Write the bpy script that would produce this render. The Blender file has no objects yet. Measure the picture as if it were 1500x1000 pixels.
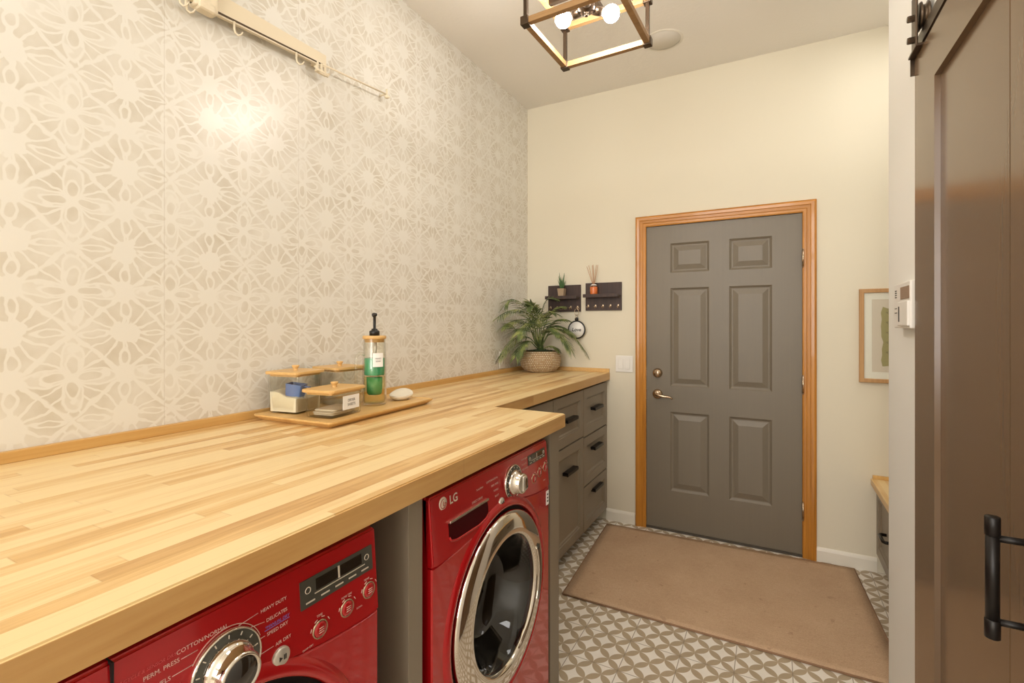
import bpy, bmesh, math, random
from mathutils import Vector, Matrix
random.seed(7)
PI = math.pi
scene = bpy.context.scene
COL = scene.collection

# ------------------------------------------------------------------ camera, world, lights, exposure
cam_data = bpy.data.cameras.new('camera')
cam = bpy.data.objects.new('camera', cam_data)
COL.objects.link(cam)
cam.location = (1.668, -3.354, 1.385)
cam.rotation_euler = (PI / 2, 0, math.atan2(382, 710))
cam_data.sensor_width = 36
cam_data.lens = 36 * 710 / 1500
cam_data.shift_y = -25.5 / 1500
cam_data.clip_start = 0.02
scene.camera = cam

world = bpy.data.worlds.new('world')
scene.world = world
world.use_nodes = True
world.node_tree.nodes['Background'].inputs[0].default_value = (1, 0.9, 0.78, 1)
world.node_tree.nodes['Background'].inputs[1].default_value = 0.3

def area_light(name, loc, target, sx, sy, power, color):
    d = bpy.data.lights.new(name, 'AREA')
    d.shape = 'RECTANGLE'
    d.size, d.size_y, d.energy, d.color = sx, sy, power, color
    o = bpy.data.objects.new(name, d)
    COL.objects.link(o)
    o.location = loc
    o.rotation_euler = (Vector(target) - Vector(loc)).to_track_quat('-Z', 'Y').to_euler()
    return o

area_light('fill_behind_camera', (1.15, -5.2, 2.98), (1.25, -2.0, 0.6), 1.2, 1.2, 26, (1, 0.985, 0.97))  # added fill lamp behind the camera, no ceiling fixture built for it
area_light('fill_overhead', (1.45, -2.75, 2.98), (1.45, -2.6, 0.0), 0.5, 0.5, 4, (1, 0.985, 0.97))  # unseen fill panel added above the frame to brighten counter and floor
area_light('fill_near_back_wall', (1.15, -7.0, 1.7), (1.2, -0.5, 2.5), 1.7, 1.8, 54, (1, 0.98, 0.965))  # added forward-facing fill near the back wall, no window there
area_light('alcove_fill', (2.42, -0.6, 2.98), (2.3, -0.5, 0), 0.45, 0.6, 3.5, (1, 0.98, 0.95))  # small fill lamp added over the alcove, out of view
BULB_STRENGTH = 122

vs = scene.view_settings
scene.display_settings.display_device = 'sRGB'
vs.view_transform = 'Standard'
vs.look = 'None'
vs.gamma = 1
vs.use_curve_mapping = False
vs.exposure = 0.52

# ------------------------------------------------------------------ helpers: materials
def lin(c):
    out = []
    for v in c:
        v = v / 255
        out.append(v / 12.92 if v <= 0.04045 else ((v + 0.055) / 1.055) ** 2.4)
    return (*out, 1)

class E:
    """tiny expression wrapper round shader math nodes"""
    nt = None
    def __init__(s, v): s.v = v
    @staticmethod
    def m(op, *a, clamp=False):
        n = E.nt.nodes.new('ShaderNodeMath'); n.operation = op; n.use_clamp = clamp
        for i, x in enumerate(a):
            x = x.v if isinstance(x, E) else x
            if isinstance(x, (int, float)): n.inputs[i].default_value = x
            else: E.nt.links.new(x, n.inputs[i])
        return E(n.outputs[0])
    def __add__(a, b): return E.m('ADD', a, b)
    __radd__ = __add__
    def __sub__(a, b): return E.m('SUBTRACT', a, b)
    def __rsub__(a, b): return E.m('SUBTRACT', b, a)
    def __mul__(a, b): return E.m('MULTIPLY', a, b)
    __rmul__ = __mul__
    def __truediv__(a, b): return E.m('DIVIDE', a, b)
def eabs(a): return E.m('ABSOLUTE', a)
def emax(a, b): return E.m('MAXIMUM', a, b)
def emin(a, b): return E.m('MINIMUM', a, b)
def efloor(a): return E.m('FLOOR', a)
def efrac(a): return E.m('FRACT', a)
def esqrt(a): return E.m('SQRT', a)
def esin(a): return E.m('SINE', a)
def step(lo, hi, a):          # smooth 0..1 ramp
    n = E.nt.nodes.new('ShaderNodeMapRange'); n.interpolation_type = 'SMOOTHSTEP'
    n.inputs['From Min'].default_value = lo; n.inputs['From Max'].default_value = hi
    E.nt.links.new(a.v, n.inputs['Value'])
    return E(n.outputs['Result'])
def coords():
    tc = E.nt.nodes.new('ShaderNodeTexCoord')
    sp = E.nt.nodes.new('ShaderNodeSeparateXYZ')
    E.nt.links.new(tc.outputs['Object'], sp.inputs[0])
    return E(sp.outputs[0]), E(sp.outputs[1]), E(sp.outputs[2])
def vec(x, y, z):
    n = E.nt.nodes.new('ShaderNodeCombineXYZ')
    for i, a in enumerate((x, y, z)):
        if isinstance(a, E): E.nt.links.new(a.v, n.inputs[i])
        else: n.inputs[i].default_value = a
    return n.outputs[0]
def noise(v, scale, detail=2, rough=0.5):
    n = E.nt.nodes.new('ShaderNodeTexNoise')
    E.nt.links.new(v, n.inputs['Vector'])
    n.inputs['Scale'].default_value = scale; n.inputs['Detail'].default_value = detail
    n.inputs['Roughness'].default_value = rough
    return E(n.outputs['Fac'])
def hash2(a, b):
    n = E.nt.nodes.new('ShaderNodeTexWhiteNoise'); n.noise_dimensions = '2D'
    E.nt.links.new(vec(a, b, 0), n.inputs['Vector'])
    return E(n.outputs['Value'])
def mix(f, a, b):
    n = E.nt.nodes.new('ShaderNodeMix'); n.data_type = 'RGBA'
    if isinstance(f, E): E.nt.links.new(f.v, n.inputs[0])
    else: n.inputs[0].default_value = f
    for i, c in ((6, a), (7, b)):
        if isinstance(c, tuple): n.inputs[i].default_value = c
        else: E.nt.links.new(c, n.inputs[i])
    return n.outputs[2]
def ramp(f, stops):
    n = E.nt.nodes.new('ShaderNodeValToRGB')
    el = n.color_ramp.elements
    el[0].position, el[0].color = stops[0]
    el[1].position, el[1].color = stops[-1]
    for p, c in stops[1:-1]:
        e = el.new(p); e.color = c
    E.nt.links.new(f.v, n.inputs[0])
    return n.outputs[0]

def mat(name, rgb=(200, 200, 200), rough=0.5, metal=0.0, spec=0.5, coat=0.0, build=None, emit=None, strength=0, vary=0.0):
    m = bpy.data.materials.new(name); m.use_nodes = True
    nt = m.node_tree; E.nt = nt
    b = nt.nodes['Principled BSDF']
    b.inputs['Base Color'].default_value = lin(rgb)
    b.inputs['Roughness'].default_value = rough
    b.inputs['Metallic'].default_value = metal
    b.inputs['Specular IOR Level'].default_value = spec
    b.inputs['Coat Weight'].default_value = coat
    b.inputs['Coat Roughness'].default_value = 0.05
    if emit:
        b.inputs['Emission Color'].default_value = lin(emit)
        b.inputs['Emission Strength'].default_value = strength
    if vary:
        x, y, z = coords()
        n = noise(vec(x, y, z), 9, 4)
        c = lin(rgb)
        d = tuple(v * (1 - vary) for v in c[:3]) + (1,)
        nt.links.new(mix(n, c, d), b.inputs['Base Color'])
    if build:
        r = build()
        if r.get('color'): nt.links.new(r['color'], b.inputs['Base Color'])
        if r.get('rough'): nt.links.new(r['rough'].v, b.inputs['Roughness'])
        if r.get('height'):
            bp = nt.nodes.new('ShaderNodeBump')
            bp.inputs['Strength'].default_value = r.get('bump', 0.2)
            bp.inputs['Distance'].default_value = r.get('dist', 0.002)
            nt.links.new(r['height'].v, bp.inputs['Height'])
            nt.links.new(bp.outputs[0], b.inputs['Normal'])
    return m

def thin_glass(name, tint=(250, 250, 246), refl=0.9):
    m = bpy.data.materials.new(name); m.use_nodes = True
    nt = m.node_tree; nt.nodes.clear()
    out = nt.nodes.new('ShaderNodeOutputMaterial')
    mx = nt.nodes.new('ShaderNodeMixShader')
    tr = nt.nodes.new('ShaderNodeBsdfTransparent'); tr.inputs[0].default_value = lin(tint)
    gl = nt.nodes.new('ShaderNodeBsdfGlossy'); gl.inputs['Roughness'].default_value = 0.02
    fr = nt.nodes.new('ShaderNodeLayerWeight'); fr.inputs[0].default_value = 0.5
    pw = nt.nodes.new('ShaderNodeMath'); pw.operation = 'POWER'; pw.inputs[1].default_value = 4.0
    ad = nt.nodes.new('ShaderNodeMath'); ad.operation = 'ADD'; ad.inputs[1].default_value = 0.035
    mu = nt.nodes.new('ShaderNodeMath'); mu.operation = 'MULTIPLY'; mu.inputs[1].default_value = refl
    nt.links.new(fr.outputs['Facing'], pw.inputs[0])
    nt.links.new(pw.outputs[0], ad.inputs[0])
    nt.links.new(ad.outputs[0], mu.inputs[0])
    nt.links.new(mu.outputs[0], mx.inputs[0])
    nt.links.new(tr.outputs[0], mx.inputs[1]); nt.links.new(gl.outputs[0], mx.inputs[2])
    nt.links.new(mx.outputs[0], out.inputs[0])
    return m

# wallpaper: rhombic lattice of painted stars and flowers
WCREAM, WBEIGE = (231, 227, 217), (198, 187, 166)
def wallpaper():
    x, y, z = coords()
    wob = noise(vec(x, y, z), 16, 2)
    wob2 = noise(vec(x, y + 3.7, z + 1.3), 16, 2)
    a0 = (y + 2.884) / 0.1212 + (wob - 0.5) * 0.22
    b0 = (z - 1.834) / 0.1187 + (wob2 - 0.5) * 0.22
    p = (a0 + b0 + 1) / 2; q = (a0 - b0 + 1) / 2
    i = efloor(p); j = efloor(q)
    pl = (p - i) * 2 - 1; ql = (q - j) * 2 - 1
    a = eabs((pl + ql) / 2); b = eabs((pl - ql) / 2)
    odd = efrac((i + j) / 2) * 2              # 0 star, 1 flower
    odd = step(0.4, 0.6, odd)
    r = esqrt(a * a + b * b)
    phi = E.m('ARCTAN2', b, a)
    s = a + b
    wn = noise(vec(x, y, z), 38, 1)
    def ell(ca, cb, ra, rb, rot=0.0):          # normalised distance to an ellipse (1 on its edge)
        da, db = a - ca, b - cb
        if rot:
            c_, s_ = math.cos(rot), math.sin(rot)
            da, db = da * c_ + db * s_, db * c_ - da * s_
        return esqrt((da / ra) * (da / ra) + (db / rb) * (db / rb))
    def inside(e, k=1.0, soft=0.12): return 1 - step(k - soft, k + soft, e)
    # star cell
    rays = eabs(esin(phi * 6.0 + 0.5 + (wn - 0.5) * 0.8)) * r
    star = step(0.12, 0.18, rays) * step(0.27, 0.31, r + (wn - 0.5) * 0.34) * (1 - step(0.925, 0.965, s + (wn - 0.5) * 0.12))
    ev, eh = ell(0, 0.60, 0.075, 0.15), ell(0.60, 0, 0.20, 0.055)
    for e in (ev, eh):
        star = star * step(1.5, 1.8, e)
        star = emax(star, inside(e))
    star = star * step(0.22, 0.26, ell(0, 1.0, 1, 1))
    # flower cell
    fan = eabs(esin(phi * 7.0 + r * 3.2 + (wn - 0.5) * 0.8)) * r
    leaf = step(0.13, 0.19, fan) * step(0.14, 0.20, r) * (1 - step(0.89, 0.95, s + (wn - 0.5) * 0.16))
    big_v, big_h = ell(0, 0.40, 0.20, 0.38), ell(0.46, 0, 0.42, 0.19)
    for e in (big_v, big_h):
        leaf = leaf * step(1.0, 1.15, e)
        leaf = emax(leaf, inside(e, 0.86, 0.07) * 0.55 * step(0.5, 0.6, noise(vec(x, y, z), 30, 1) + 0.12))
    tv, th = ell(0, 0.28, 0.10, 0.17), ell(0.32, 0, 0.20, 0.085)
    for e in (tv, th):
        leaf = leaf * step(1.25, 1.5, e)
        leaf = emax(leaf, inside(e))
    leaf = leaf * step(0.07, 0.11, r)
    leaf = leaf * step(0.15, 0.20, ell(1.0, 0, 1, 1))
    motif = star * (1 - odd) + leaf * odd
    wash = noise(vec(x, y, z), 7, 3)
    wash2 = noise(vec(x, y, z), 24, 3)
    tone = motif * (0.42 + (wash - 0.5) * 1.2 + (wash2 - 0.5) * 0.5)
    tone = E.m('ADD', tone, 0.0, clamp=True)
    col = mix(tone, lin(WCREAM), lin(WBEIGE))
    # paper seams
    ys = efrac((y + 2.538) / 0.4848 + 0.5)
    seam = 1 - step(0.0015, 0.004, eabs(ys - 0.5))
    col = mix(seam * 0.18, col, lin((150, 130, 105)))
    return dict(color=col, height=noise(vec(x, y, z), 30, 3) + motif * 0.15, bump=0.06, dist=0.004)

def butcher(w, L, light, mid, dark, along='y', grain=1.0):
    def f():
        x, y, z = coords()
        u, v = (x, y) if along == 'y' else (y, x)
        row = efloor(u / w + z * 0.0)
        off = hash2(row, 3.1)
        ln = v / L + off * 7.0
        seg = efloor(ln)
        h = hash2(row, seg)
        fine = noise(vec(u * 90, v * 4, z * 60), 1.0, 4, 0.6)
        broad = noise(vec(u * 22, v * 1.6, z * 15), 1.0, 3, 0.6)
        t = (h - 0.5) * 0.62 + 0.5 + (broad - 0.5) * 0.75 + (fine - 0.5) * 0.6 * grain
        col = ramp(t, [(0.0, lin(light)), (0.40, lin(light)), (0.68, lin(mid)), (1.0, lin(dark))])
        edge = eabs(efrac(u / w) - 0.5)
        gap = step(0.478, 0.496, edge) * 0.16
        e2 = step(0.4965, 0.4995, eabs(efrac(ln) - 0.5)) * 0.18
        col = mix(emax(gap, e2), col, lin((150, 100, 52)))
        return dict(color=col, rough=0.36 + (fine - 0.5) * 0.15)
    return f
def oak(light, dark, along='z', sc=1.0):
    def f():
        x, y, z = coords()
        k = dict(x=(1.5, 40, 40), y=(40, 1.5, 40), z=(40, 40, 1.5))[along]
        n = noise(vec(x * k[0], y * k[1], z * k[2]), sc, 4, 0.65)
        n2 = noise(vec(x * k[0] * 3, y * k[1] * 3, z * k[2] * 3), sc, 3, 0.6)
        t = n * 0.7 + n2 * 0.4
        return dict(color=ramp(t, [(0.3, lin(light)), (0.8, lin(dark))]), height=n2, bump=0.1, dist=0.001)
    return f
def floor_tiles():
    x, y, z = coords()
    T = 0.2055
    fx, fy = (x - 0.9155) / T, (y + 1.241) / T
    P_, Q_ = (fx + fy) * 2, (fx - fy) * 2
    cu, cv = efrac(P_) - 0.5, efrac(Q_) - 0.5
    au, av = eabs(cu), eabs(cv)
    d1 = esqrt(au * au + (1 - av) * (1 - av))
    d2 = esqrt(av * av + (1 - au) * (1 - au))
    lens = 1 - step(0.697, 0.722, emin(d1, d2))
    n = noise(vec(x, y, z), 12, 4)
    base = mix(n, lin((244, 238, 228)), lin((230, 222, 208)))
    petal = mix(n, lin((186, 168, 140)), lin((170, 152, 126)))
    col = mix(lens, base, petal)
    gx, gy = eabs(efrac(fx + 0.5) - 0.5), eabs(efrac(fy + 0.5) - 0.5)
    g = 1 - step(0.005, 0.012, emin(gx, gy))
    col = mix(g * 0.75, col, lin((135, 118, 95)))
    return dict(color=col, height=1 - g, bump=0.25, dist=0.001, rough=0.42 + n * 0.1)
def rug_mat():
    x, y, z = coords()
    n = noise(vec(x, y, z), 260, 2, 0.7)
    n2 = noise(vec(x, y, z), 4, 3)
    n3 = noise(vec(x * 25, y * 150, z), 1, 2)
    col = ramp(n * 0.6 + n2 * 0.25 + n3 * 0.2, [(0.3, lin((172, 142, 113))), (0.55, lin((198, 167, 136))), (0.8, lin((216, 186, 156)))])
    st = step(0.70, 0.74, noise(vec(x + 4, y, z), 17, 2))
    col = mix(st * 0.3, col, lin((135, 105, 80)))
    return dict(color=col, height=n, bump=0.6, dist=0.003)
def basket():
    x, y, z = coords()
    th = E.m('ARCTAN2', y, x)
    row = z / 0.0125
    ri = efloor(row)
    c = th * (68 / (2 * PI)) + efrac(ri / 2)
    f1 = eabs(efrac(c) - 0.5) * 2
    f2 = eabs(efrac(row) - 0.5) * 2
    g = (1 - step(0.55, 0.85, f1)) * (1 - step(0.6, 0.95, f2))
    n = hash2(efloor(c), ri)
    a = mix(n, lin((236, 222, 192)), lin((214, 190, 150)))
    return dict(color=mix(g, lin((150, 104, 60)), a), height=g, bump=0.9, dist=0.004)
def plaster(rgb, amt):
    def f():
        x, y, z = coords()
        n = noise(vec(x, y, z), 55, 4, 0.6)
        n2 = noise(vec(x, y, z), 1.3, 2)
        c = lin(rgb); d = tuple(v * 0.96 for v in c[:3]) + (1,)
        return dict(color=mix(n2, c, d), height=n, bump=amt, dist=0.003)
    return f
def brushed_paint(rgb):
    def f():
        x, y, z = coords()
        n = noise(vec(x * 120, y * 120, z * 2), 1, 3)
        n2 = noise(vec(x, y, z), 45, 3)
        return dict(height=n * 0.6 + n2 * 0.4, bump=0.05, dist=0.001, color=mix(n, lin(rgb), lin(tuple(v * 0.96 for v in rgb))))
    return f
def palm_leaf():
    x, y, z = coords()
    n = noise(vec(x, y, z), 14, 3)
    return dict(color=ramp(n, [(0.3, lin((48, 66, 38))), (0.48, lin((96, 112, 62))), (0.68, lin((172, 176, 106)))]))

M = {}
M['wallpaper'] = mat('painted_wallpaper', rough=0.27, spec=0.5, coat=0.35, build=wallpaper)
M['wallpaper'].node_tree.nodes['Principled BSDF'].inputs['Coat Roughness'].default_value = 0.5
M['wall'] = mat('cream_wall_paint', rough=0.7, spec=0.2, build=plaster((229, 221, 200), 0.05))
M['wall_white'] = mat('pale_wall_paint', rough=0.65, spec=0.25, build=plaster((243, 241, 234), 0.05))
M['ceiling'] = mat('ceiling_paint', rough=0.9, spec=0.1, build=plaster((243, 238, 229), 0.35))
M['trim_white'] = mat('white_trim_paint', (238, 232, 218), 0.4, vary=0.03)
M['tile'] = mat('patterned_floor_tile', build=floor_tiles)
M['butcher'] = mat('butcher_block', build=butcher(0.034, 0.62, (236, 208, 154), (220, 180, 118), (186, 138, 80)))
M['butcher_trim'] = mat('butcher_trim', rough=0.4, build=oak((226, 186, 118), (196, 146, 78), 'y', 0.6))
M['edge_wood'] = mat('darker_edge_wood', rough=0.4, build=butcher(0.3, 0.95, (206, 164, 104), (194, 148, 88), (168, 116, 60)))
M['bamboo'] = mat('bamboo', rough=0.4, build=oak((230, 190, 124), (206, 160, 96), 'y', 0.8))
M['oak'] = mat('orange_oak_trim', rough=0.32, coat=0.3, build=oak((212, 144, 54), (158, 98, 26), 'z', 1.0))
M['oak_top'] = mat('orange_oak_head_trim', rough=0.32, coat=0.3, build=oak((212, 144, 54), (158, 98, 26), 'x', 1.0))
M['pale_oak'] = mat('pale_oak_frame', rough=0.45, build=oak((200, 158, 106), (174, 128, 78), 'z', 1.0))
M['door_paint'] = mat('taupe_door_paint', rough=0.42, build=brushed_paint((122, 112, 96)))
M['barn_paint'] = mat('brown_barn_door_paint', rough=0.2, spec=0.8, build=brushed_paint((114, 90, 66)))
M['cabinet'] = mat('taupe_cabinet_paint', rough=0.4, build=brushed_paint((138, 126, 108)))
M['cabinet_dark'] = mat('toe_kick_paint', (74, 66, 56), 0.6, vary=0.1)
M['rug'] = mat('tan_rug', rough=0.95, spec=0.05, build=rug_mat)
M['red'] = mat('red_appliance_paint', (188, 14, 22), 0.26, metal=0.35, coat=0.8, vary=0.05)
M['chrome'] = mat('chrome', (222, 216, 206), 0.06, metal=1.0)
M['silver'] = mat('silver_plastic', (206, 200, 188), 0.3, metal=0.6)
M['nickel'] = mat('brushed_nickel', (190, 168, 142), 0.24, metal=1.0)
M['black_metal'] = mat('black_metal', (26, 22, 20), 0.38, metal=0.4, vary=0.1)
M['bronze'] = mat('dark_bronze', (84, 70, 56), 0.3, metal=0.8)
M['black'] = mat('black_plastic', (16, 14, 13), 0.4, vary=0.1)
M['gap'] = mat('dark_rubber', (14, 11, 10), 0.7, vary=0.1)
M['display'] = mat('display_panel', (74, 72, 64), 0.2, vary=0.08)
M['display_glass'] = mat('display_glass', (30, 24, 18), 0.1, coat=0.5)
M['print'] = mat('printed_lettering', (226, 196, 182), 0.5)
M['print_blue'] = mat('printed_blue_lettering', (110, 110, 190), 0.5)
M['print_red'] = mat('printed_pale_red_lettering', (205, 84, 84), 0.5)
M['logo'] = mat('silver_logo', (226, 214, 196), 0.35, metal=0.3)
M['ink'] = mat('black_ink', (40, 36, 32), 0.6)
M['paper'] = mat('white_paper', (248, 246, 241), 0.6, vary=0.02)
M['white_plastic'] = mat('white_plastic', (238, 234, 226), 0.35, vary=0.02)
M['rack'] = mat('cream_rack_plastic', (226, 212, 184), 0.4, vary=0.03)
def drum_holes():
    x, y, z = coords()
    th = E.m('ARCTAN2', z - 0.556, y) * (40 / (2 * PI))
    xx = x / 0.036 + efrac(efloor(th) / 2)
    a, b = efrac(th) - 0.5, efrac(xx) - 0.5
    d = esqrt(a * a + b * b)
    return dict(color=mix(step(0.14, 0.2, d), lin((40, 36, 32)), lin((190, 182, 168))))
M['drum'] = mat('steel_drum', (140, 132, 120), 0.3, metal=0.9, build=drum_holes)
M['porthole'] = thin_glass('smoked_porthole_glass', (188, 176, 156), 1.6)
M['glass'] = thin_glass('clear_glass', (254, 254, 251), 1.3)
M['bulb'] = mat('bulb_glow', (255, 240, 220), 0.3, emit=(255, 249, 243), strength=BULB_STRENGTH)
M['powder'] = mat('laundry_powder', (246, 238, 214), 0.9, vary=0.06)
M['scoop'] = mat('blue_plastic', (98, 128, 190), 0.4, vary=0.04)
M['sheet'] = mat('cream_sheet', (236, 226, 206), 0.8, vary=0.05)
M['green'] = mat('green_liquid', (64, 160, 112), 0.25, vary=0.06)
M['yellow'] = thin_glass('pale_yellow_liquid', (252, 246, 218), 0.2)
M['ceramic'] = mat('white_ceramic', (238, 228, 208), 0.25, vary=0.03)
M['basket'] = mat('woven_basket', rough=0.8, build=basket)
M['moss'] = mat('green_moss', (48, 66, 38), 0.9, vary=0.5)
M['palm'] = mat('palm_leaf', rough=0.5, build=palm_leaf)
M['stem'] = mat('palm_stem', (78, 96, 44), 0.6, vary=0.3)
M['aloe'] = mat('aloe_leaf', (82, 120, 70), 0.5, vary=0.4)
M['clay'] = mat('beige_clay', (172, 148, 120), 0.7, vary=0.15)
M['walnut'] = mat('dark_walnut', rough=0.5, build=oak((74, 52, 44), (44, 30, 26), 'z', 1.2))
M['orange'] = mat('orange_oil', (224, 118, 56), 0.2, vary=0.1)
M['reed'] = mat('reed_stick', (206, 160, 124), 0.7, vary=0.15)
M['fix_wood'] = mat('fixture_wood', rough=0.5, build=oak((178, 140, 92), (132, 98, 60), 'x', 0.9))
M['art_bg'] = mat('print_background', (226, 216, 206), 0.6, vary=0.03)
M['art_green'] = mat('print_sage', (172, 164, 116), 0.6, vary=0.12)
M['speaker'] = mat('speaker_grille', (226, 220, 209), 0.7, vary=0.03)
M['brown_screen'] = mat('keypad_screen', (150, 122, 98), 0.25, vary=0.05)

# ------------------------------------------------------------------ helpers: meshes
class MB:
    def __init__(s, xf=None): s.bm = bmesh.new(); s.xf = xf
    def v(s, p): return s.bm.verts.new(p)
    def face(s, pts, smooth=False):
        f = s.bm.faces.new([p if isinstance(p, bmesh.types.BMVert) else s.v(p) for p in pts]); f.smooth = smooth; return f
    def box(s, x0, x1, y0, y1, z0, z1, bevel=0.0, seg=2, M_=None):
        r = bmesh.ops.create_cube(s.bm, size=1)
        vv = r['verts']
        for v in vv: v.co = Vector(((x0 + x1) / 2 + v.co.x * (x1 - x0), (y0 + y1) / 2 + v.co.y * (y1 - y0), (z0 + z1) / 2 + v.co.z * (z1 - z0)))
        if bevel:
            ed = list({e for v in vv for e in v.link_edges})
            rr = bmesh.ops.bevel(s.bm, geom=ed, offset=bevel, segments=seg, affect='EDGES', profile=0.5)
            vv = list({v for f in rr['faces'] for v in f.verts} | {v for v in vv if v.is_valid})
        if M_ is not None:
            for v in vv: v.co = M_ @ v.co
        return s
    def tube(s, pts, r, seg=10, cap=True, radii=None, flat=None):
        pts = [Vector(p) for p in pts]
        rings = []
        up = None
        for i, p in enumerate(pts):
            t = (pts[min(i + 1, len(pts) - 1)] - pts[max(i - 1, 0)]).normalized()
            if up is None:
                up = Vector((0, 0, 1)) if abs(t.z) < 0.9 else Vector((1, 0, 0))
            a = t.cross(up)
            if a.length < 1e-6: a = t.cross(Vector((0, 1, 0)))
            a.normalize(); b = a.cross(t).normalized(); up = b
            rr = radii[i] if radii else r
            k = flat if flat else 1.0
            rings.append([s.v(p + a * math.cos(2 * PI * j / seg) * rr + b * math.sin(2 * PI * j / seg) * rr * k) for j in range(seg)])
        for i in range(len(rings) - 1):
            for j in range(seg):
                s.face([rings[i][j], rings[i][(j + 1) % seg], rings[i + 1][(j + 1) % seg], rings[i + 1][j]], True)
        if cap:
            s.face(list(reversed(rings[0]))); s.face(rings[-1])
        return s
    def lathe(s, prof, o=(0, 0, 0), axis='z', seg=40, sx=1.0, sy=1.0, smooth=True, rot=0.0):
        """prof: (radius, height) pairs; axis z or x"""
        o = Vector(o)
        rings = []
        for r, h in prof:
            ring = []
            n = 1 if r < 1e-6 else seg
            for j in range(n):
                t = 2 * PI * j / seg + rot
                c, q = r * math.cos(t) * sx, r * math.sin(t) * sy
                ring.append(s.v(o + (Vector((c, q, h)) if axis == 'z' else Vector((h, c, q)) if axis == 'x' else Vector((q, -h, c)))))
            rings.append(ring)
        for A, B in zip(rings, rings[1:]):
            if len(A) == 1 and len(B) == 1: continue
            for j in range(seg):
                k = (j + 1) % seg
                if len(A) == 1: s.face([A[0], B[k], B[j]][::-1] if False else [A[0], B[j], B[k]], smooth)
                elif len(B) == 1: s.face([A[j], A[k], B[0]], smooth)
                else: s.face([A[j], A[k], B[k], B[j]], smooth)
        return s
    def prism(s, poly, fn, d0, d1, smooth_side=False):
        """poly of (u, v); fn(u, v, d) -> point"""
        A = [s.v(fn(u, v, d0)) for u, v in poly]; B = [s.v(fn(u, v, d1)) for u, v in poly]
        n = len(poly)
        for i in range(n): s.face([A[i], A[(i + 1) % n], B[(i + 1) % n], B[i]], smooth_side)
        s.face(A[::-1]); s.face(B)
        return s
    def panelled(s, fn, us, vs_, holes, loops, thick):
        """flat front with moulded rectangular panels; loops = (inset, depth)"""
        for i in range(len(us) - 1):
            for j in range(len(vs_) - 1):
                u0, u1, v0, v1 = us[i], us[i + 1], vs_[j], vs_[j + 1]
                if (i, j) not in holes:
                    s.face([fn(u0, v0, 0), fn(u1, v0, 0), fn(u1, v1, 0), fn(u0, v1, 0)]); continue
                prev = None
                for k, (ins, d) in enumerate([(0, 0)] + list(loops)):
                    L = [fn(u0 + ins, v0 + ins, d), fn(u1 - ins, v0 + ins, d), fn(u1 - ins, v1 - ins, d), fn(u0 + ins, v1 - ins, d)]
                    if prev:
                        for c in range(4): s.face([prev[c], prev[(c + 1) % 4], L[(c + 1) % 4], L[c]])
                    prev = L
                s.face(prev)
        a, b, c, d = us[0], us[-1], vs_[0], vs_[-1]
        F = [fn(a, c, 0), fn(b, c, 0), fn(b, d, 0), fn(a, d, 0)]
        Bk = [fn(a, c, -thick), fn(b, c, -thick), fn(b, d, -thick), fn(a, d, -thick)]
        for k in range(4): s.face([F[k], F[(k + 1) % 4], Bk[(k + 1) % 4], Bk[k]])
        s.face(Bk[::-1])
        return s
    def text(s, body, size, fn, align='CENTER', shear=0.0, ext=0.0006, weight=0.0):
        """lettering: fn(u, v, d) -> point, u along the line of text"""
        cu = bpy.data.curves.new('t', 'FONT')
        cu.body = body; cu.size = size; cu.align_x = align; cu.align_y = 'CENTER'; cu.shear = shear; cu.resolution_u = 3
        cu.offset = weight
        o = bpy.data.objects.new('t', cu); COL.objects.link(o)
        dg = bpy.context.evaluated_depsgraph_get()
        me = bpy.data.meshes.new_from_object(o.evaluated_get(dg))
        bpy.data.objects.remove(o); bpy.data.curves.remove(cu)
        vv = [s.v(fn(v.co.x, v.co.y, ext)) for v in me.vertices]
        for p in me.polygons:
            try: s.face([vv[i] for i in p.vertices])
            except ValueError: pass
        bpy.data.meshes.remove(me)
        return s

def abs_loc(o):
    l = Vector(o.location)
    while o.parent: o = o.parent; l += Vector(o.location)
    return l
def obj(name, mb, material, parent=None, loc=None, label=None, recalc=True):
    """one mesh object; geometry is given in world coordinates; loc = its origin"""
    bm = mb.bm
    if mb.xf is not None: bmesh.ops.transform(bm, matrix=mb.xf, verts=bm.verts)
    if recalc: bmesh.ops.recalc_face_normals(bm, faces=bm.faces)
    base = abs_loc(parent) if parent else Vector((0, 0, 0))
    org = Vector(loc) if loc is not None else base
    bmesh.ops.translate(bm, verts=bm.verts, vec=-org)
    me = bpy.data.meshes.new(name); bm.to_mesh(me); bm.free()
    me.materials.append(material)
    o = bpy.data.objects.new(name, me); COL.objects.link(o)
    if parent: o.parent = parent
    o.location = org - base
    if label: o['label'] = label
    return o
def thing(name, label, cat, loc, group=None):
    o = bpy.data.objects.new(name, None); COL.objects.link(o)
    o.location = loc; o.empty_display_size = 0.05
    o['label'] = label; o['category'] = cat
    if group: o['group'] = group
    return o
def tag(o, label, cat, group=None, kind=None):
    o['label'] = label; o['category'] = cat
    if group: o['group'] = group
    if kind: o['kind'] = kind
    return o
def struct(name, mb, material, parent=None, label=None, recalc=True):
    o = obj(name, mb, material, parent, recalc=recalc)
    if not parent: o['kind'] = 'structure'
    if label: o['label'] = label
    return o
def dup(root, loc, label, group=None):
    r = root.copy(); COL.objects.link(r); r.location = loc; r['label'] = label
    if group: r['group'] = group
    for ch in list(root.children):
        c = ch.copy(); COL.objects.link(c); c.parent = r
        for g in ch.children:
            d = g.copy(); COL.objects.link(d); d.parent = c
    return r
FX = lambda x0: (lambda u, v, d: (x0 + d, u, v))            # plane facing +x, u = y, v = z
FXN = lambda x0: (lambda u, v, d: (x0 - d, u, v))           # plane facing -x
FYN = lambda y0: (lambda u, v, d: (u, y0 - d, v))           # plane facing -y (the far wall)

H = 3.04
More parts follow.
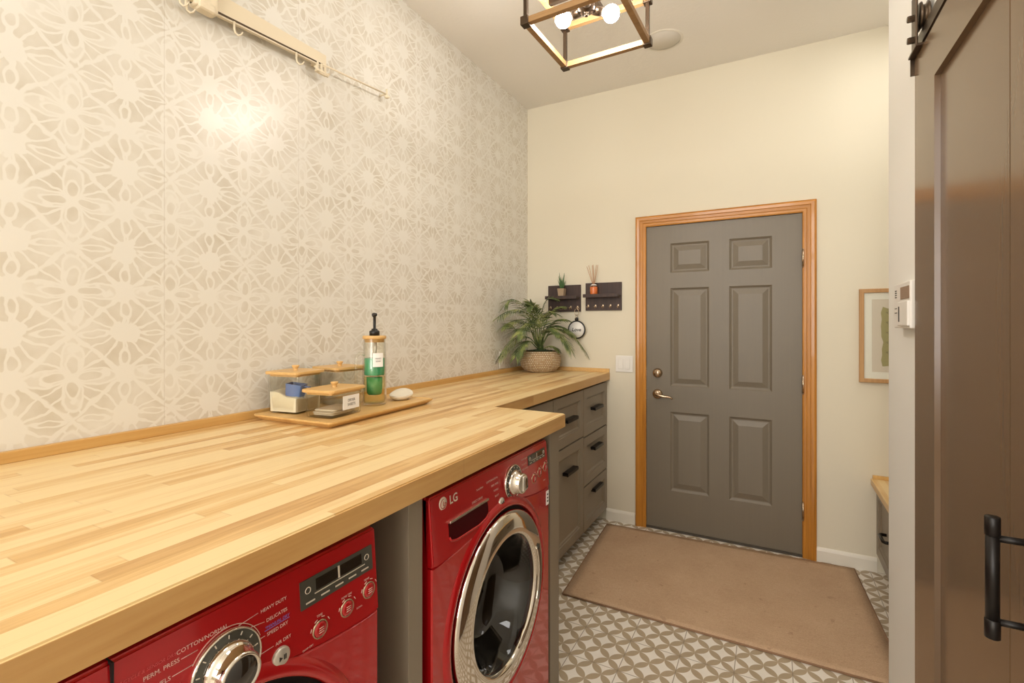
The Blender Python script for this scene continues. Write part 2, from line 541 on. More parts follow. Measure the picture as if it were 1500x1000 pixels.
# ------------------------------------------------------------------ the room
struct('floor', MB().box(-0.1, 3.0, -7.3, 0.12, -0.1, 0.0), M['tile'])
struct('ceiling', MB().box(-0.1, 3.0, -7.3, 0.12, H, H + 0.1), M['ceiling'])
struct('wall_left', MB().box(-0.1, 0.0, -7.3, 0.12, 0, H), M['wallpaper'])
DX0, DX1, DZ1 = 0.905, 1.825, 2.048
struct('wall_far', MB().box(0, DX0, 0, 0.12, 0, H).box(DX1, 2.85, 0, 0.12, 0, H).box(DX0, DX1, 0, 0.12, DZ1, H), M['wall'])
RX, RY = 2.05, -1.09
struct('wall_right', MB().box(RX, 2.85, -7.2, RY, 0, H), M['wall_white'])
struct('wall_alcove', MB().box(2.75, 2.85, RY, 0, 0, H), M['wall_white'])
struct('wall_back', MB().box(0, RX, -7.3, -7.2, 0, H), M['wall'])
def baseboard(x0, x1):
    m = MB()
    prof = [(0, 0), (0.012, 0), (0.012, 0.062), (0.009, 0.072), (0.004, 0.08), (0, 0.08)]
    m.prism(prof, lambda u, v, d: (d, -u, v), x0, x1)
    return m
struct('baseboard_far_left', baseboard(0.628, 0.833), M['trim_white'])
struct('baseboard_far_right', baseboard(1.894, 2.18), M['trim_white'])

# entry door, its casing
m = MB()
xs = [0.908, 1.064, 1.306, 1.425, 1.664, 1.822]
zs = [0.014, 0.272, 0.799, 0.971, 1.625, 1.728, 1.924, 2.045]
loops = [(0.008, -0.007), (0.014, -0.010), (0.020, -0.010), (0.052, -0.001), (0.054, -0.001)]
m.panelled(FYN(0.004), xs, zs, {(1, 1), (3, 1), (1, 3), (3, 3), (1, 5), (3, 5)}, loops, 0.04)
door = struct('door_1', m, M['door_paint'])
door['label'] = 'taupe six-panel entry door in an orange oak casing on the far wall'
m = MB()
prof = [(0.0, 0.0), (0.0, 0.010), (0.006, 0.013), (0.020, 0.013), (0.024, 0.016), (0.040, 0.016), (0.044, 0.020), (0.060, 0.022), (0.070, 0.018), (0.073, 0.0)]
x0, x1, z1 = 0.907, 1.823, 2.047
def leg(xe, sgn):
    mm = MB()
    rows = []
    for s_, p in prof:
        rows.append([mm.v((xe + sgn * s_, -p, 0)), mm.v((xe + sgn * s_, -p, z1 + s_))])
    for A, B in zip(rows, rows[1:]): mm.face([A[0], A[1], B[1], B[0]])
    mm.face([r[0] for r in rows]); mm.face([rows[0][0], rows[-1][0], rows[-1][1], rows[0][1]])
    return mm
tr = struct('trim_1', leg(x0, -1), M['oak'])
struct('casing_leg', leg(x1, 1), M['oak'], tr)
mm = MB()
rows = [[mm.v((x0 - s_, -p, z1 + s_)), mm.v((x1 + s_, -p, z1 + s_))] for s_, p in prof]
for A, B in zip(rows, rows[1:]): mm.face([A[0], A[1], B[1], B[0]])
struct('casing_head', mm, M['oak_top'], tr)
tr['label'] = 'orange oak casing round the taupe entry door'
# jamb behind the door slab so no light leaks round it
mm = MB()
mm.box(0.905, 1.825, 0.045, 0.11, 0, DZ1)
struct('jamb', mm, M['oak'], tr)
for zc_ in (1.776, 1.026, 0.277):
    mm = MB().tube([(1.826, -0.012, zc_ - 0.05), (1.826, -0.012, zc_ + 0.05)], 0.0065, 12)
    mm.tube([(1.826, -0.012, zc_ + 0.05), (1.826, -0.012, zc_ + 0.057)], 0.004, 10)
    mm.tube([(1.826, -0.012, zc_ - 0.057), (1.826, -0.012, zc_ - 0.05)], 0.004, 10)
    struct('hinge', mm, M['nickel'], door)
mm = MB().lathe([(0, 0.034), (0.012, 0.034), (0.024, 0.028), (0.031, 0.010), (0.033, 0.0), (0.033, -0.003)], (0.981, 0.004, 1.055), 'y', 28)
dbt = struct('deadbolt', mm, M['nickel'], door)
struct('thumb_turn', MB().box(0.976, 0.986, -0.048, -0.026, 1.037, 1.073, 0.004), M['nickel'], dbt)
mm = MB().lathe([(0, 0.026), (0.014, 0.024), (0.027, 0.016), (0.033, 0.006), (0.034, -0.003)], (0.981, 0.004, 0.912), 'y', 28)
mm.tube([(0.981, -0.018, 0.912), (0.981, -0.055, 0.912)], 0.011, 14)
mm.tube([(0.974, -0.052, 0.913), (1.000, -0.056, 0.912), (1.035, -0.054, 0.905), (1.060, -0.052, 0.905), (1.078, -0.050, 0.899), (1.086, -0.049, 0.890)], 0.009, 12, radii=[0.010, 0.011, 0.009, 0.0075, 0.0065, 0.005])
struct('door_lever', mm, M['nickel'], door)
struct('strike_plate', MB().box(0.9055, 0.910, -0.003, 0.003, 0.88, 0.94).box(0.9055, 0.910, -0.003, 0.003, 1.03, 1.08), M['nickel'], tr)
struct('threshold', MB().box(0.908, 1.822, -0.004, 0.11, 0.0, 0.013), M['cabinet_dark'], door)

# ------------------------------------------------------------------ counter
ZC, TH = 1.043, 0.050
DEEPX, SHX, STEPY = 0.975, 0.650, -1.625
m = MB()
poly = [(0.0, -4.6), (DEEPX + 0.012, -4.6), (DEEPX - 0.008, STEPY), (SHX, STEPY), (SHX, 0.0), (0.0, 0.0)]
m.prism(poly, lambda u, v, d: (u, v, d), ZC - TH, ZC)
ed = [e for e in m.bm.edges if all(v.co.z > ZC - 1e-4 for v in e.verts) and max(v.co.x for v in e.verts) > 0.1]
bmesh.ops.bevel(m.bm, geom=ed, offset=0.003, segments=2, affect='EDGES')
counter = obj('countertop', m, M['butcher'])
tag(counter, 'L-shaped butcher block countertop running along the wallpapered wall over the red machines', 'countertop')
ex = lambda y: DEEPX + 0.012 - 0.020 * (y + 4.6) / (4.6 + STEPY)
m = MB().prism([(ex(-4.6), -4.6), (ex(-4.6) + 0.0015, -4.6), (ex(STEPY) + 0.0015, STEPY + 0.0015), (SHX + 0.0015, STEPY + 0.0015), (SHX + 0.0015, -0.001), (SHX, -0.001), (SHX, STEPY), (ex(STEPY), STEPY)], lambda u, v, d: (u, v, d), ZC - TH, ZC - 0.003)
obj('front_edge', m, M['edge_wood'], counter, label='darker front edge')  # thin strip in a darker wood tone than the counter top
obj('backsplash_strip', MB().box(0.0, 0.018, -4.6, 0.0, ZC, ZC + 0.029, 0.002), M['butcher_trim'], counter)
obj('backsplash_strip', MB().box(0.018, SHX, -0.018, 0.0, ZC, ZC + 0.027, 0.002), M['bamboo'], counter)

# ------------------------------------------------------------------ cabinets
PAN = [(0.002, -0.005), (0.010, -0.007), (0.016, -0.013), (0.020, -0.013)]
FRX = 0.632
def pull(parent, x, yc, zc, half=0.085):
    """flat bar pull on a face looking towards +x"""
    mm = MB().box(x + 0.026, x + 0.034, yc - half, yc + half, zc - 0.012, zc + 0.008, 0.002)
    mm.box(x, x + 0.032, yc - half, yc - half + 0.012, zc - 0.010, zc + 0.008, 0.002)
    mm.box(x, x + 0.032, yc + half - 0.012, yc + half, zc - 0.010, zc + 0.008, 0.002)
    mm.box(x, x + 0.030, yc - half, yc + half, zc + 0.004, zc + 0.008)
    return obj('pull', mm, M['black_metal'], parent, label='black bar pull')
def front(name, parent, y0, y1, z0, z1, handle_z):
    fr = 0.055
    mm = MB().panelled(FX(FRX), [y0, y0 + fr, y1 - fr, y1], [z0, z0 + fr, z1 - fr, z1], {(1, 1)}, PAN, 0.024)
    o = obj(name, mm, M['cabinet'], parent)
    pull(o, FRX - 0.009, (y0 + y1) / 2, handle_z)
    return o
CX = FRX - 0.030
def cabinet(label, y0, y1, fronts, name='drawer_cabinet'):
    t = thing(name, label, 'cabinet', (0.3, (y0 + y1) / 2, 0))
    mm = MB().box(0.02, CX, y0, y1, 0.085, ZC - TH, 0)
    obj('carcass', mm, M['cabinet'], t)
    obj('toe_kick', MB().box(0.02, CX - 0.055, y0, y1, 0.0, 0.085), M['cabinet_dark'], t)
    for nm, z0, z1, hz in fronts: front(nm, t, y0 + 0.0025, y1 - 0.0025, z0, z1, hz)
    return t
cabinet('taupe base cabinet with a column of three drawers in the corner by the far wall', -0.487, -0.004,
        [('drawer', 0.086, 0.362, 0.305), ('drawer', 0.370, 0.672, 0.577), ('drawer', 0.680, 0.976, 0.835)])
cabinet('taupe base cabinet with one top drawer over a tall door, left of the three-drawer column', -0.962, -0.489,
        [('drawer', 0.690, 0.976, 0.836), ('door', 0.086, 0.682, 0.537)])
cabinet('taupe base cabinet mostly hidden behind the washer end panel', -1.528, -0.964,
        [('drawer', 0.690, 0.976, 0.836), ('door', 0.086, 0.682, 0.537)])
o = obj('end_panel', MB().box(0.02, 0.945, -1.714, -1.630, 0.0, ZC - TH, 0.001), M['cabinet'])
tag(o, 'taupe end panel standing right of the red washer under the counter corner', 'panel')
o = obj('divider_panel', MB().box(0.02, 0.945, -2.502, -2.453, 0.0, ZC - TH, 0.001), M['cabinet'])
tag(o, 'taupe divider panel standing between the two red machines', 'panel')

# ------------------------------------------------------------------ washer and dryer
def seam_z(t):            # lower edge of the control panel across the width
    b = math.exp(-((t - 0.02) / 0.17) ** 2)
    return 0.797 + 0.036 * b
def machine(name, label, cat, yc, washer):
    W, FRONT, DZ, RB = 0.342, 0.952, 0.556, 0.262
    t = thing(name, label, cat, (0.6, yc, 0.0))
    s_ = MB()
    y0, y1 = yc - W, yc + W
    s_.box(0.24, 0.936, y0, y0 + 0.006, 0.03, 0.962, 0.002).box(0.24, 0.936, y1 - 0.006, y1, 0.03, 0.962, 0.002)
    s_.box(0.24, 0.930, y0, y1, 0.958, 0.966, 0.002).box(0.24, 0.25, y0, y1, 0.03, 0.962).box(0.24, 0.936, y0, y1, 0.03, 0.05)
    obj('cabinet_shell', s_, M['red'], t)
    for a in (y0 + 0.06, y1 - 0.06):
        for b in (0.30, 0.88):
            ft = MB(); ft.lathe([(0, 0), (0.022, 0), (0.022, 0.012), (0.012, 0.016), (0.012, 0.031), (0, 0.031)], (b, a, 0), 'z', 16)
            obj('foot', ft, M['black'], t)
    # lower front with a round opening
    mm = MB()
    out = [(-W, 0.045), (W, 0.045)] + [(W - 2 * W * k / 40, seam_z(W - 2 * W * k / 40)) for k in range(41)]
    cz = DZ
    angs = sorted(set([2 * PI * k / 120 - PI for k in range(120)] + [math.atan2(v - cz, u) for u, v in (out[0], out[1], out[2], out[-1])]))
    def cast(a):
        c, q = math.cos(a), math.sin(a); best = None
        n = len(out)
        for i in range(n):
            (ax, ay), (bx, by) = out[i], out[(i + 1) % n]
            ay -= cz; by -= cz
            ex, ey = bx - ax, by - ay
            den = c * ey - q * ex
            if abs(den) < 1e-12: continue
            r_ = (ax * ey - ay * ex) / den
            k = (ax * q - ay * c) / den
            if r_ > 0 and -1e-6 <= k <= 1 + 1e-6 and (best is None or r_ < best): best = r_
        return (best * c, cz + best * q)
    R0 = 0.272
    inner = [mm.v((FRONT, yc + R0 * math.cos(a), cz + R0 * math.sin(a))) for a in angs]
    inn2 = [mm.v((FRONT - 0.03, yc + R0 * math.cos(a), cz + R0 * math.sin(a))) for a in angs]
    o1 = []; o2 = []; o3 = []
    for a in angs:
        u, v = cast(a)
        k = 1 - 0.004 / max(abs(u), abs(v - cz))
        o1.append(mm.v((FRONT, yc + u * k, cz + (v - cz) * k)))
        o2.append(mm.v((FRONT - 0.004, yc + u, v)))
        o3.append(mm.v((FRONT - 0.018, yc + u, v)))
    n = len(angs)
    for i in range(n):
        j = (i + 1) % n
        mm.face([inn2[i], inn2[j], inner[j], inner[i]], True)
        mm.face([inner[i], inner[j], o1[j], o1[i]])
        mm.face([o1[i], o1[j], o2[j], o2[i]]); mm.face([o2[i], o2[j], o3[j], o3[i]])
    # raised red rim round the door
    mm.lathe([(R0 + 0.028, 0.0), (R0 + 0.020, 0.006), (R0 + 0.010, 0.009), (R0 + 0.002, 0.007), (R0 - 0.001, 0.001), (R0 - 0.002, -0.03)], (FRONT, yc, cz), 'x', 96)
    obj('front_panel', mm, M['red'], t)
    # control panel, leaning back a little towards its top
    def cp(u, v, d):
        k = (v - 0.80) / 0.165
        return (FRONT + 0.003 - 0.012 * k + d, yc + u, v)
    top = 0.966
    mm = MB()
    poly = [(-W + 2 * W * k / 40, seam_z(-W + 2 * W * k / 40) + 0.003) for k in range(41)] + [(W, top - 0.006), (W - 0.006, top), (-W + 0.006, top), (-W, top - 0.006)]
    if washer: slot = (-0.272, -0.084, 0.834, 0.884)
    mm.prism(poly, cp, -0.020, 0.0)
    ed = [e for e in mm.bm.edges if all(abs(v.co.x - (FRONT + 0.003 - 0.012 * (v.co.z - 0.80) / 0.165)) < 1e-4 for v in e.verts)]
    bmesh.ops.bevel(mm.bm, geom=ed, offset=0.004, segments=3, affect='EDGES')
    panel = obj('control_panel', mm, M['red'], t)
    # detergent drawer seam and handle; recess shade is painted dark red on a plate
    if washer:
        mm = MB()
        u0, u1, v0, v1 = slot
        pts = [(u0, v1), (u1, v1)] + [(u1 + 0.006 * math.sin(k), v) for k, v in ((0.5, v1 - 0.02), (0.3, v0 + 0.012))] + [(u1 - 0.012, v0 + 0.002), (u1 - 0.05, v0 - 0.004), (u0 + 0.03, v0 - 0.002), (u0 + 0.008, v0 + 0.004), (u0, v0 + 0.014)]
        mm.prism(pts, cp, -0.003, 0.0006)
        dr = obj('drawer_slot', mm, mat('recess_shade_red', (62, 2, 6), 0.6, spec=0.1, vary=0.1), t, label='drawer handle plate with recess shade painted dark red')
        lip = MB(); lip.tube([cp(u, v, 0.001) for u, v in pts[3:]] , 0.003, 8)
        obj('slot_lip', lip, M['red'], dr)
        obj('slot_strip', MB().box(FRONT - 0.004, FRONT + 0.004, yc + u0, yc + u1, v1 - 0.001, v1 + 0.005, 0.001), M['chrome'], dr, label='bright strip over the drawer recess')
    else:
        mm = MB(); a = yc - 0.114
        mm.box(FRONT - 0.020, FRONT - 0.002, a - 0.001, a + 0.001, 0.80, 0.9665)
        obj('panel_seam', mm, M['gap'], t)
    # dial
    kz, ku = (0.889, 0.074) if washer else (0.873, 0.028)
    kr = 0.053 if not washer else 0.053
    kx = cp(0, kz, 0)[0]
    dial = obj('dial', MB().lathe([(0, 0.003), (kr * 0.96, 0.003), (kr, 0.001), (kr, -0.004)], (kx, yc + ku, kz), 'x', 48), M['display'], t, label='dark grey dial ring with pale ticks')
    mm = MB()
    for k in range(14):
        a = 2 * PI * k / 14 + 0.2
        c, q = math.cos(a), math.sin(a)
        p0 = Vector((kx + 0.0036, yc + ku + c * kr * 0.80, kz + q * kr * 0.80)); p1 = Vector((kx + 0.0036, yc + ku + c * kr * 0.90, kz + q * kr * 0.90))
        mm.tube([p0, p1], 0.0009, 6)
    obj('dial_ticks', mm, M['logo'], dial)
    obj('dial_rim', MB().lathe([(kr * 0.955, 0.002), (kr * 0.97, 0.0046), (kr, 0.0046), (kr * 1.015, 0.001), (kr * 1.015, -0.003)], (kx, yc + ku, kz), 'x', 48), M['chrome'], dial)
    kn = obj('dial_knob', MB().lathe([(kr * 0.72, 0.002), (kr * 0.74, 0.008), (kr * 0.66, 0.014), (kr * 0.60, 0.016), (kr * 0.585, 0.034), (kr * 0.55, 0.038), (kr * 0.50, 0.038), (kr * 0.48, 0.036), (0, 0.035)], (kx, yc + ku, kz), 'x', 48), M['chrome'], dial)
    if washer:
        obj('knob_grip', MB().box(kx + 0.034, kx + 0.042, yc + ku - 0.007, yc + ku + 0.007, kz - kr * 0.45, kz + kr * 0.45, 0.003), M['silver'], dial)
    else:
        obj('knob_cap', MB().lathe([(kr * 0.47, 0.0355), (kr * 0.45, 0.0375), (0, 0.0385)], (kx, yc + ku, kz), 'x', 40), M['display_glass'], dial, label='dark glossy knob cap')
    # round push buttons
    def button(u, v, r, big=True):
        x = cp(0, v, 0)[0]
        b = obj('push_button', MB().lathe([(r * 1.12, -0.003), (r * 1.12, 0.002), (r, 0.004), (r * 0.9, 0.005), (0, 0.0055)], (x, yc + u, v), 'x', 32), M['silver'], t, label='round silver push button')
        if big:
            k = MB()
            fn = lambda uu, vv, d: (x + 0.0062 + d, yc + u + uu, v + vv)
            k.prism([(-0.006, -0.004), (-0.006, 0.004), (-0.0005, 0)], fn, -0.001, 0)
            for q in (0.002, 0.005): k.prism([(q, -0.004), (q + 0.0015, -0.004), (q + 0.0015, 0.004), (q, 0.004)], fn, -0.001, 0)
            obj('button_mark', k, M['ink'], b)
    if washer:
        button(-0.006, 0.850, 0.0135); button(0.156, 0.852, 0.011)
        button_spots = [(0.220, 0.858), (0.268, 0.867), (0.315, 0.874)]
        dcx, dcz, dhw, dhh = 0.250, 0.927, 0.066, 0.016
    else:
        button(0.116, 0.836, 0.0145)
        button_spots = [(0.195, 0.838), (0.258, 0.843), (0.315, 0.850)]
        dcx, dcz, dhw, dhh = 0.242, 0.912, 0.085, 0.024
    for u, v in button_spots:
        x = cp(0, v, 0)[0]
        b = obj('option_button', MB().lathe([(0.0135, 0.0005), (0.013, 0.003), (0.008, 0.004), (0, 0.0042)], (x, yc + u, v), 'x', 28), M['red'], t)
        obj('button_ring', MB().lathe([(0.0132, 0.0), (0.0142, 0.0022), (0.0158, 0.0022), (0.0166, 0.0)], (x, yc + u, v), 'x', 28), M['nickel'], b)
        k = MB()
        for w, dz in (('OPT', 0.003), ('SET', -0.003)):
            pass
        for q in range(4):
            a = 0.4 + q * 0.75
            k.tube([(x + 0.0015, yc + u + 0.0215 * math.cos(a), v + 0.0215 * math.sin(a)), (x + 0.0015, yc + u + 0.0215 * math.cos(a + 0.3), v + 0.0215 * math.sin(a + 0.3))], 0.0007, 5)
        for q in (-0.004, 0.0, 0.004):
            k.tube([(x + 0.0046, yc + u - 0.005, v + q), (x + 0.0046, yc + u + 0.005, v + q)], 0.0006, 5)
        obj('button_print', k, M['print'], b)
    # display
    x = cp(0, dcz, 0)[0]
    fnd = lambda u, v, d: cp(u, v, d)
    disp = obj('display', MB().prism([(dcx - dhw, dcz - dhh), (dcx + dhw, dcz - dhh), (dcx + dhw, dcz + dhh), (dcx - dhw, dcz + dhh)], fnd, -0.004, 0.002), M['display'], t, label='grey display panel with dark windows')
    for a, b in ((-0.62, -0.04), (0.02, 0.66)):
        obj('display_window', MB().prism([(dcx + dhw * a, dcz - dhh * 0.10), (dcx + dhw * b, dcz - dhh * 0.10), (dcx + dhw * b, dcz + dhh * 0.72), (dcx + dhw * a, dcz + dhh * 0.72)], fnd, 0.0, 0.0026), M['display_glass'], disp)
    k = MB()
    k.prism([(dcx - dhw * 0.66, dcz - dhh * 0.30), (dcx + dhw * 0.75, dcz - dhh * 0.30), (dcx + dhw * 0.75, dcz - dhh * 0.24), (dcx - dhw * 0.66, dcz - dhh * 0.24)], fnd, 0.0, 0.003)
    k.prism([(dcx - dhw * 0.035, dcz - dhh * 0.15), (dcx + dhw * 0.012, dcz - dhh * 0.15), (dcx + dhw * 0.012, dcz + dhh * 0.75), (dcx - dhw * 0.035, dcz + dhh * 0.75)], fnd, 0.0, 0.003)
    for q in (-0.82, 0.82): k.lathe([(0.0045, 0.0), (0.0055, 0.0012), (0.0062, 0.0)], cp(dcx + dhw * q, dcz + dhh * 0.2, 0.002), 'x', 20)
    for q in range(5): k.prism([(dcx - dhw + 0.01 + q * dhw * 0.38, dcz - dhh * 0.72), (dcx - dhw + 0.01 + q * dhw * 0.38 + dhw * 0.22, dcz - dhh * 0.72), (dcx - dhw + 0.01 + q * dhw * 0.38 + dhw * 0.22, dcz - dhh * 0.62), (dcx - dhw + 0.01 + q * dhw * 0.38, dcz - dhh * 0.62)], fnd, 0.0, 0.0028)
    obj('display_lines', k, M['logo'], disp)
    # door
    DX = FRONT
    obj('door_gap', MB().lathe([(R0 + 0.001, -0.012), (R0 - 0.02, -0.010)], (DX, yc, cz), 'x', 72), M['gap'], t)
    dr = obj('door', MB().lathe([(0.258, -0.012), (0.261, 0.004), (0.259, 0.011), (0.252, 0.016), (0.232, 0.021), (0.210, 0.024), (0.199, 0.025), (0.191, 0.022), (0.188, 0.012)], (DX, yc, cz), 'x', 96), M['chrome'], t, label='chrome ring door with a smoked glass porthole')
    obj('porthole', MB().lathe([(0.188, 0.014), (0.180, 0.004), (0.166, -0.03), (0.150, -0.08), (0.135, -0.105), (0.08, -0.118), (0, -0.122)], (DX, yc, cz), 'x', 72), M['porthole'], dr)
    obj('gasket', MB().lathe([(0.189, 0.0), (0.189, -0.05), (0.170, -0.12), (0.160, -0.14), (0.172, -0.16), (0.195, -0.165)], (DX, yc, cz), 'x', 72), M['gap'], dr, label='dark rubber gasket')
    # handle pocket on the right of the ring
    arc = [(DX + 0.0245, yc + 0.2165 * math.cos(a), cz + 0.2165 * math.sin(a)) for a in [(-0.42 + 0.84 * k / 16) for k in range(17)]]
    hd = MB().tube(arc, 0.013, 12, flat=0.25)
    hp = obj('handle_pocket', hd, M['display_glass'], dr, label='dark handle slot in the chrome ring')
    arc2 = [(DX + 0.026, yc + 0.2035 * math.cos(a), cz + 0.2035 * math.sin(a)) for a in [(-0.46 + 0.92 * k / 16) for k in range(17)]]
    obj('handle_rim', MB().tube(arc2, 0.0035, 10), M['chrome'], hp)
    # drum
    mm = MB().lathe([(0.20, -0.165), (0.235, -0.18), (0.24, -0.22), (0.24, -0.60), (0.20, -0.62), (0, -0.63)], (DX, yc, cz), 'x', 72)
    drum = obj('drum', mm, M['drum'], t, label='steel drum')
    # lettering
    tx = lambda u, v: (lambda a, b, d: cp(u + a, v + b, d + 0.0002))
    k = MB()
    def word(*a, ink='print', **kw): obj('lettering', MB().text(*a, **kw), M[ink], t)
    if washer:
        lg = MB()
        lg.text('LG', 0.030, tx(-0.244, 0.937), weight=0.0006)
        lg.lathe([(0, 0.0012), (0.0155, 0.001), (0.0165, -0.001)], cp(-0.289, 0.938, 0), 'x', 32)
        obj('maker_logo', lg, M['logo'], t, label='silver maker logo on the control panel')
        lm = MB()
        c = cp(-0.289, 0.938, 0.0016)
        pt = lambda r_, a: (c[0], c[1] + r_ * math.cos(a), c[2] + r_ * math.sin(a))
        lm.tube([pt(0.0115, 0.0 - q * 0.35) for q in range(15)], 0.0008, 5)
        lm.tube([(c[0], c[1], c[2] + 0.006), (c[0], c[1], c[2] - 0.005), (c[0], c[1] + 0.005, c[2] - 0.005)], 0.0008, 5)
        lm.tube([pt(0.0115, 0.0), (c[0], c[1] + 0.005, c[2])], 0.0008, 5)
        obj('logo_face', lm, M['red'], t)
        for i, w in enumerate(['COTTON/NORMAL', 'PERM. PRESS', 'TOWELS', 'BULKY']):
            word(w, 0.0075, tx(-0.018, 0.930 - i * 0.017), 'RIGHT')
        for i, w in enumerate(['HEAVY DUTY', 'DELICATES', 'SPEED WASH', 'RINSE', 'DRAIN']):
            word(w, 0.0075, tx(0.136, 0.940 - i * 0.016), 'LEFT')
        word('TurboWash', 0.0075, tx(-0.12, 0.925), shear=0.2)
        word('DIRECT DRIVE', 0.0085, tx(-0.135, 0.898))
        stk = MB().prism([(0.332, 0.760), (0.341, 0.760), (0.341, 0.796), (0.332, 0.796)], lambda u, v, d: (FRONT + d, yc + u, v), -0.001, 0.0012)
        st = obj('sticker', MB().prism([(0.318, 0.735), (0.340, 0.735), (0.340, 0.785), (0.318, 0.785)], lambda u, v, d: (FRONT + d, yc + u, v), -0.001, 0.0012), M['paper'], t, label='white sticker')
        sm = MB()
        for q in range(3): sm.prism([(0.324, 0.745 + q * 0.012), (0.334, 0.745 + q * 0.012), (0.334, 0.751 + q * 0.012), (0.324, 0.751 + q * 0.012)], lambda u, v, d: (FRONT + d, yc + u, v), 0.0, 0.0016)
        obj('sticker_print', sm, M['ink'], st)
        word('STEAM', 0.006, tx(0.30, 0.832))
    else:
        word('HEAVY DUTY', 0.0078, tx(0.084, 0.9245), 'LEFT'); word('DELICATES', 0.0078, tx(0.093, 0.906), 'LEFT')
        word('SPEED DRY', 0.0078, tx(0.093, 0.884), 'LEFT'); word('AIR DRY', 0.0078, tx(0.107, 0.860), 'LEFT')
        word('COTTON/NORMAL', 0.0082, tx(-0.004, 0.932), 'CENTER')
        word('PERM. PRESS', 0.0082, tx(-0.036, 0.922), 'RIGHT'); word('TOWELS', 0.0082, tx(-0.048, 0.905), 'RIGHT')
        word('BULKY/LARGE', 0.0082, tx(-0.058, 0.870), 'RIGHT')
        word('*STEAM CYCLE & SENSOR DRY', 0.0062, tx(-0.040, 0.9325), 'RIGHT', shear=0.25, ink='print_red')
        word('SANITARY', 0.0072, tx(-0.036, 0.889), 'RIGHT', ink='print_red')
        kb = MB().text('*MANUAL DRY', 0.0066, tx(0.090, 0.895), 'LEFT', shear=0.25)
        kb.prism([(0.090, 0.8905), (0.135, 0.8905), (0.135, 0.8912), (0.090, 0.8912)], cp, 0, 0.0006)
        obj('blue_lettering', kb, M['print_blue'], t, label='blue lettering')
        def line(*pp): k.tube([cp(u, v, 0.0004) for u, v in pp], 0.0005, 5)
        line((0.040, 0.922), (0.080, 0.925)); line((0.060, 0.911), (0.090, 0.906)); line((0.075, 0.884), (0.090, 0.884))
        line((0.078, 0.860), (0.104, 0.860)); line((-0.034, 0.921), (-0.012, 0.921)); line((-0.046, 0.905), (-0.018, 0.905))
        line((0.076, 0.862), (0.0765, 0.884)); line((-0.056, 0.870), (-0.026, 0.870))
        k.tube([cp(0.028 + 0.0565 * math.cos(a), 0.873 + 0.0565 * math.sin(a), 0.0004) for a in [0.3 + 0.12 * q for q in range(20)]], 0.0006, 5)
        word('TIME', 0.006, tx(0.195, 0.862)); word('MORE TIME', 0.005, tx(0.258, 0.866)); word('TEMP', 0.006, tx(0.31, 0.873))
        word('DAMP DRY', 0.0045, tx(0.168, 0.82)); word('SIGNAL', 0.0045, tx(0.288, 0.83))
    if not washer: obj('printed_lines', k, M['print'], t)
    return t
machine('washing_machine', 'red front-load washing machine with a drawer slot and round maker logo, nearer the far door', 'washing machine', -2.104 + 0.020, True)
machine('clothes_dryer', 'red dryer in the foreground with a big chrome knob and pale cycle lettering', 'clothes dryer', -2.946, False)

# ------------------------------------------------------------------ tray and its jars
ZT = ZC + 0.020
rot_tray = Matrix.Translation((0.212, -1.975, 0)) @ Matrix.Rotation(math.radians(3.0), 4, 'Z')
m = MB(rot_tray)
hw, hl = 0.185, 0.292
def rrect(hx, hy, r, n=4):
    pts = []
    for cx_, cy_, a0 in ((hx - r, hy - r, 0), (-hx + r, hy - r, PI / 2), (-hx + r, -hy + r, PI), (hx - r, -hy + r, 1.5 * PI)):
        for k in range(n + 1):
            a = a0 + PI / 2 * k / n
            pts.append((cx_ + r * math.cos(a), cy_ + r * math.sin(a)))
    return pts
def stack(mb, loops, cap0=True, cap1=True, smooth=False):
    rings = [[mb.v(p) for p in L] for L in loops]
    for A, B in zip(rings, rings[1:]):
        n = len(A)
        for i in range(n): mb.face([A[i], A[(i + 1) % n], B[(i + 1) % n], B[i]], smooth)
    if cap0: mb.face(rings[0][::-1])
    if cap1: mb.face(rings[-1])
    return mb
def rl(hx, hy, r, z): return [(x, y, z) for x, y in rrect(hx, hy, r)]
stack(m, [rl(hw - 0.022, hl - 0.022, 0.01, ZC + 0.0006), rl(hw - 0.004, hl - 0.004, 0.012, ZC + 0.014), rl(hw, hl, 0.014, ZC + 0.018), rl(hw, hl, 0.014, ZC + 0.023), rl(hw - 0.004, hl - 0.004, 0.012, ZC + 0.023), rl(hw - 0.010, hl - 0.010, 0.01, ZT)])
tray = obj('tray', m, M['bamboo'])
tag(tray, 'low rectangular bamboo tray holding jars on the butcher block counter', 'tray')

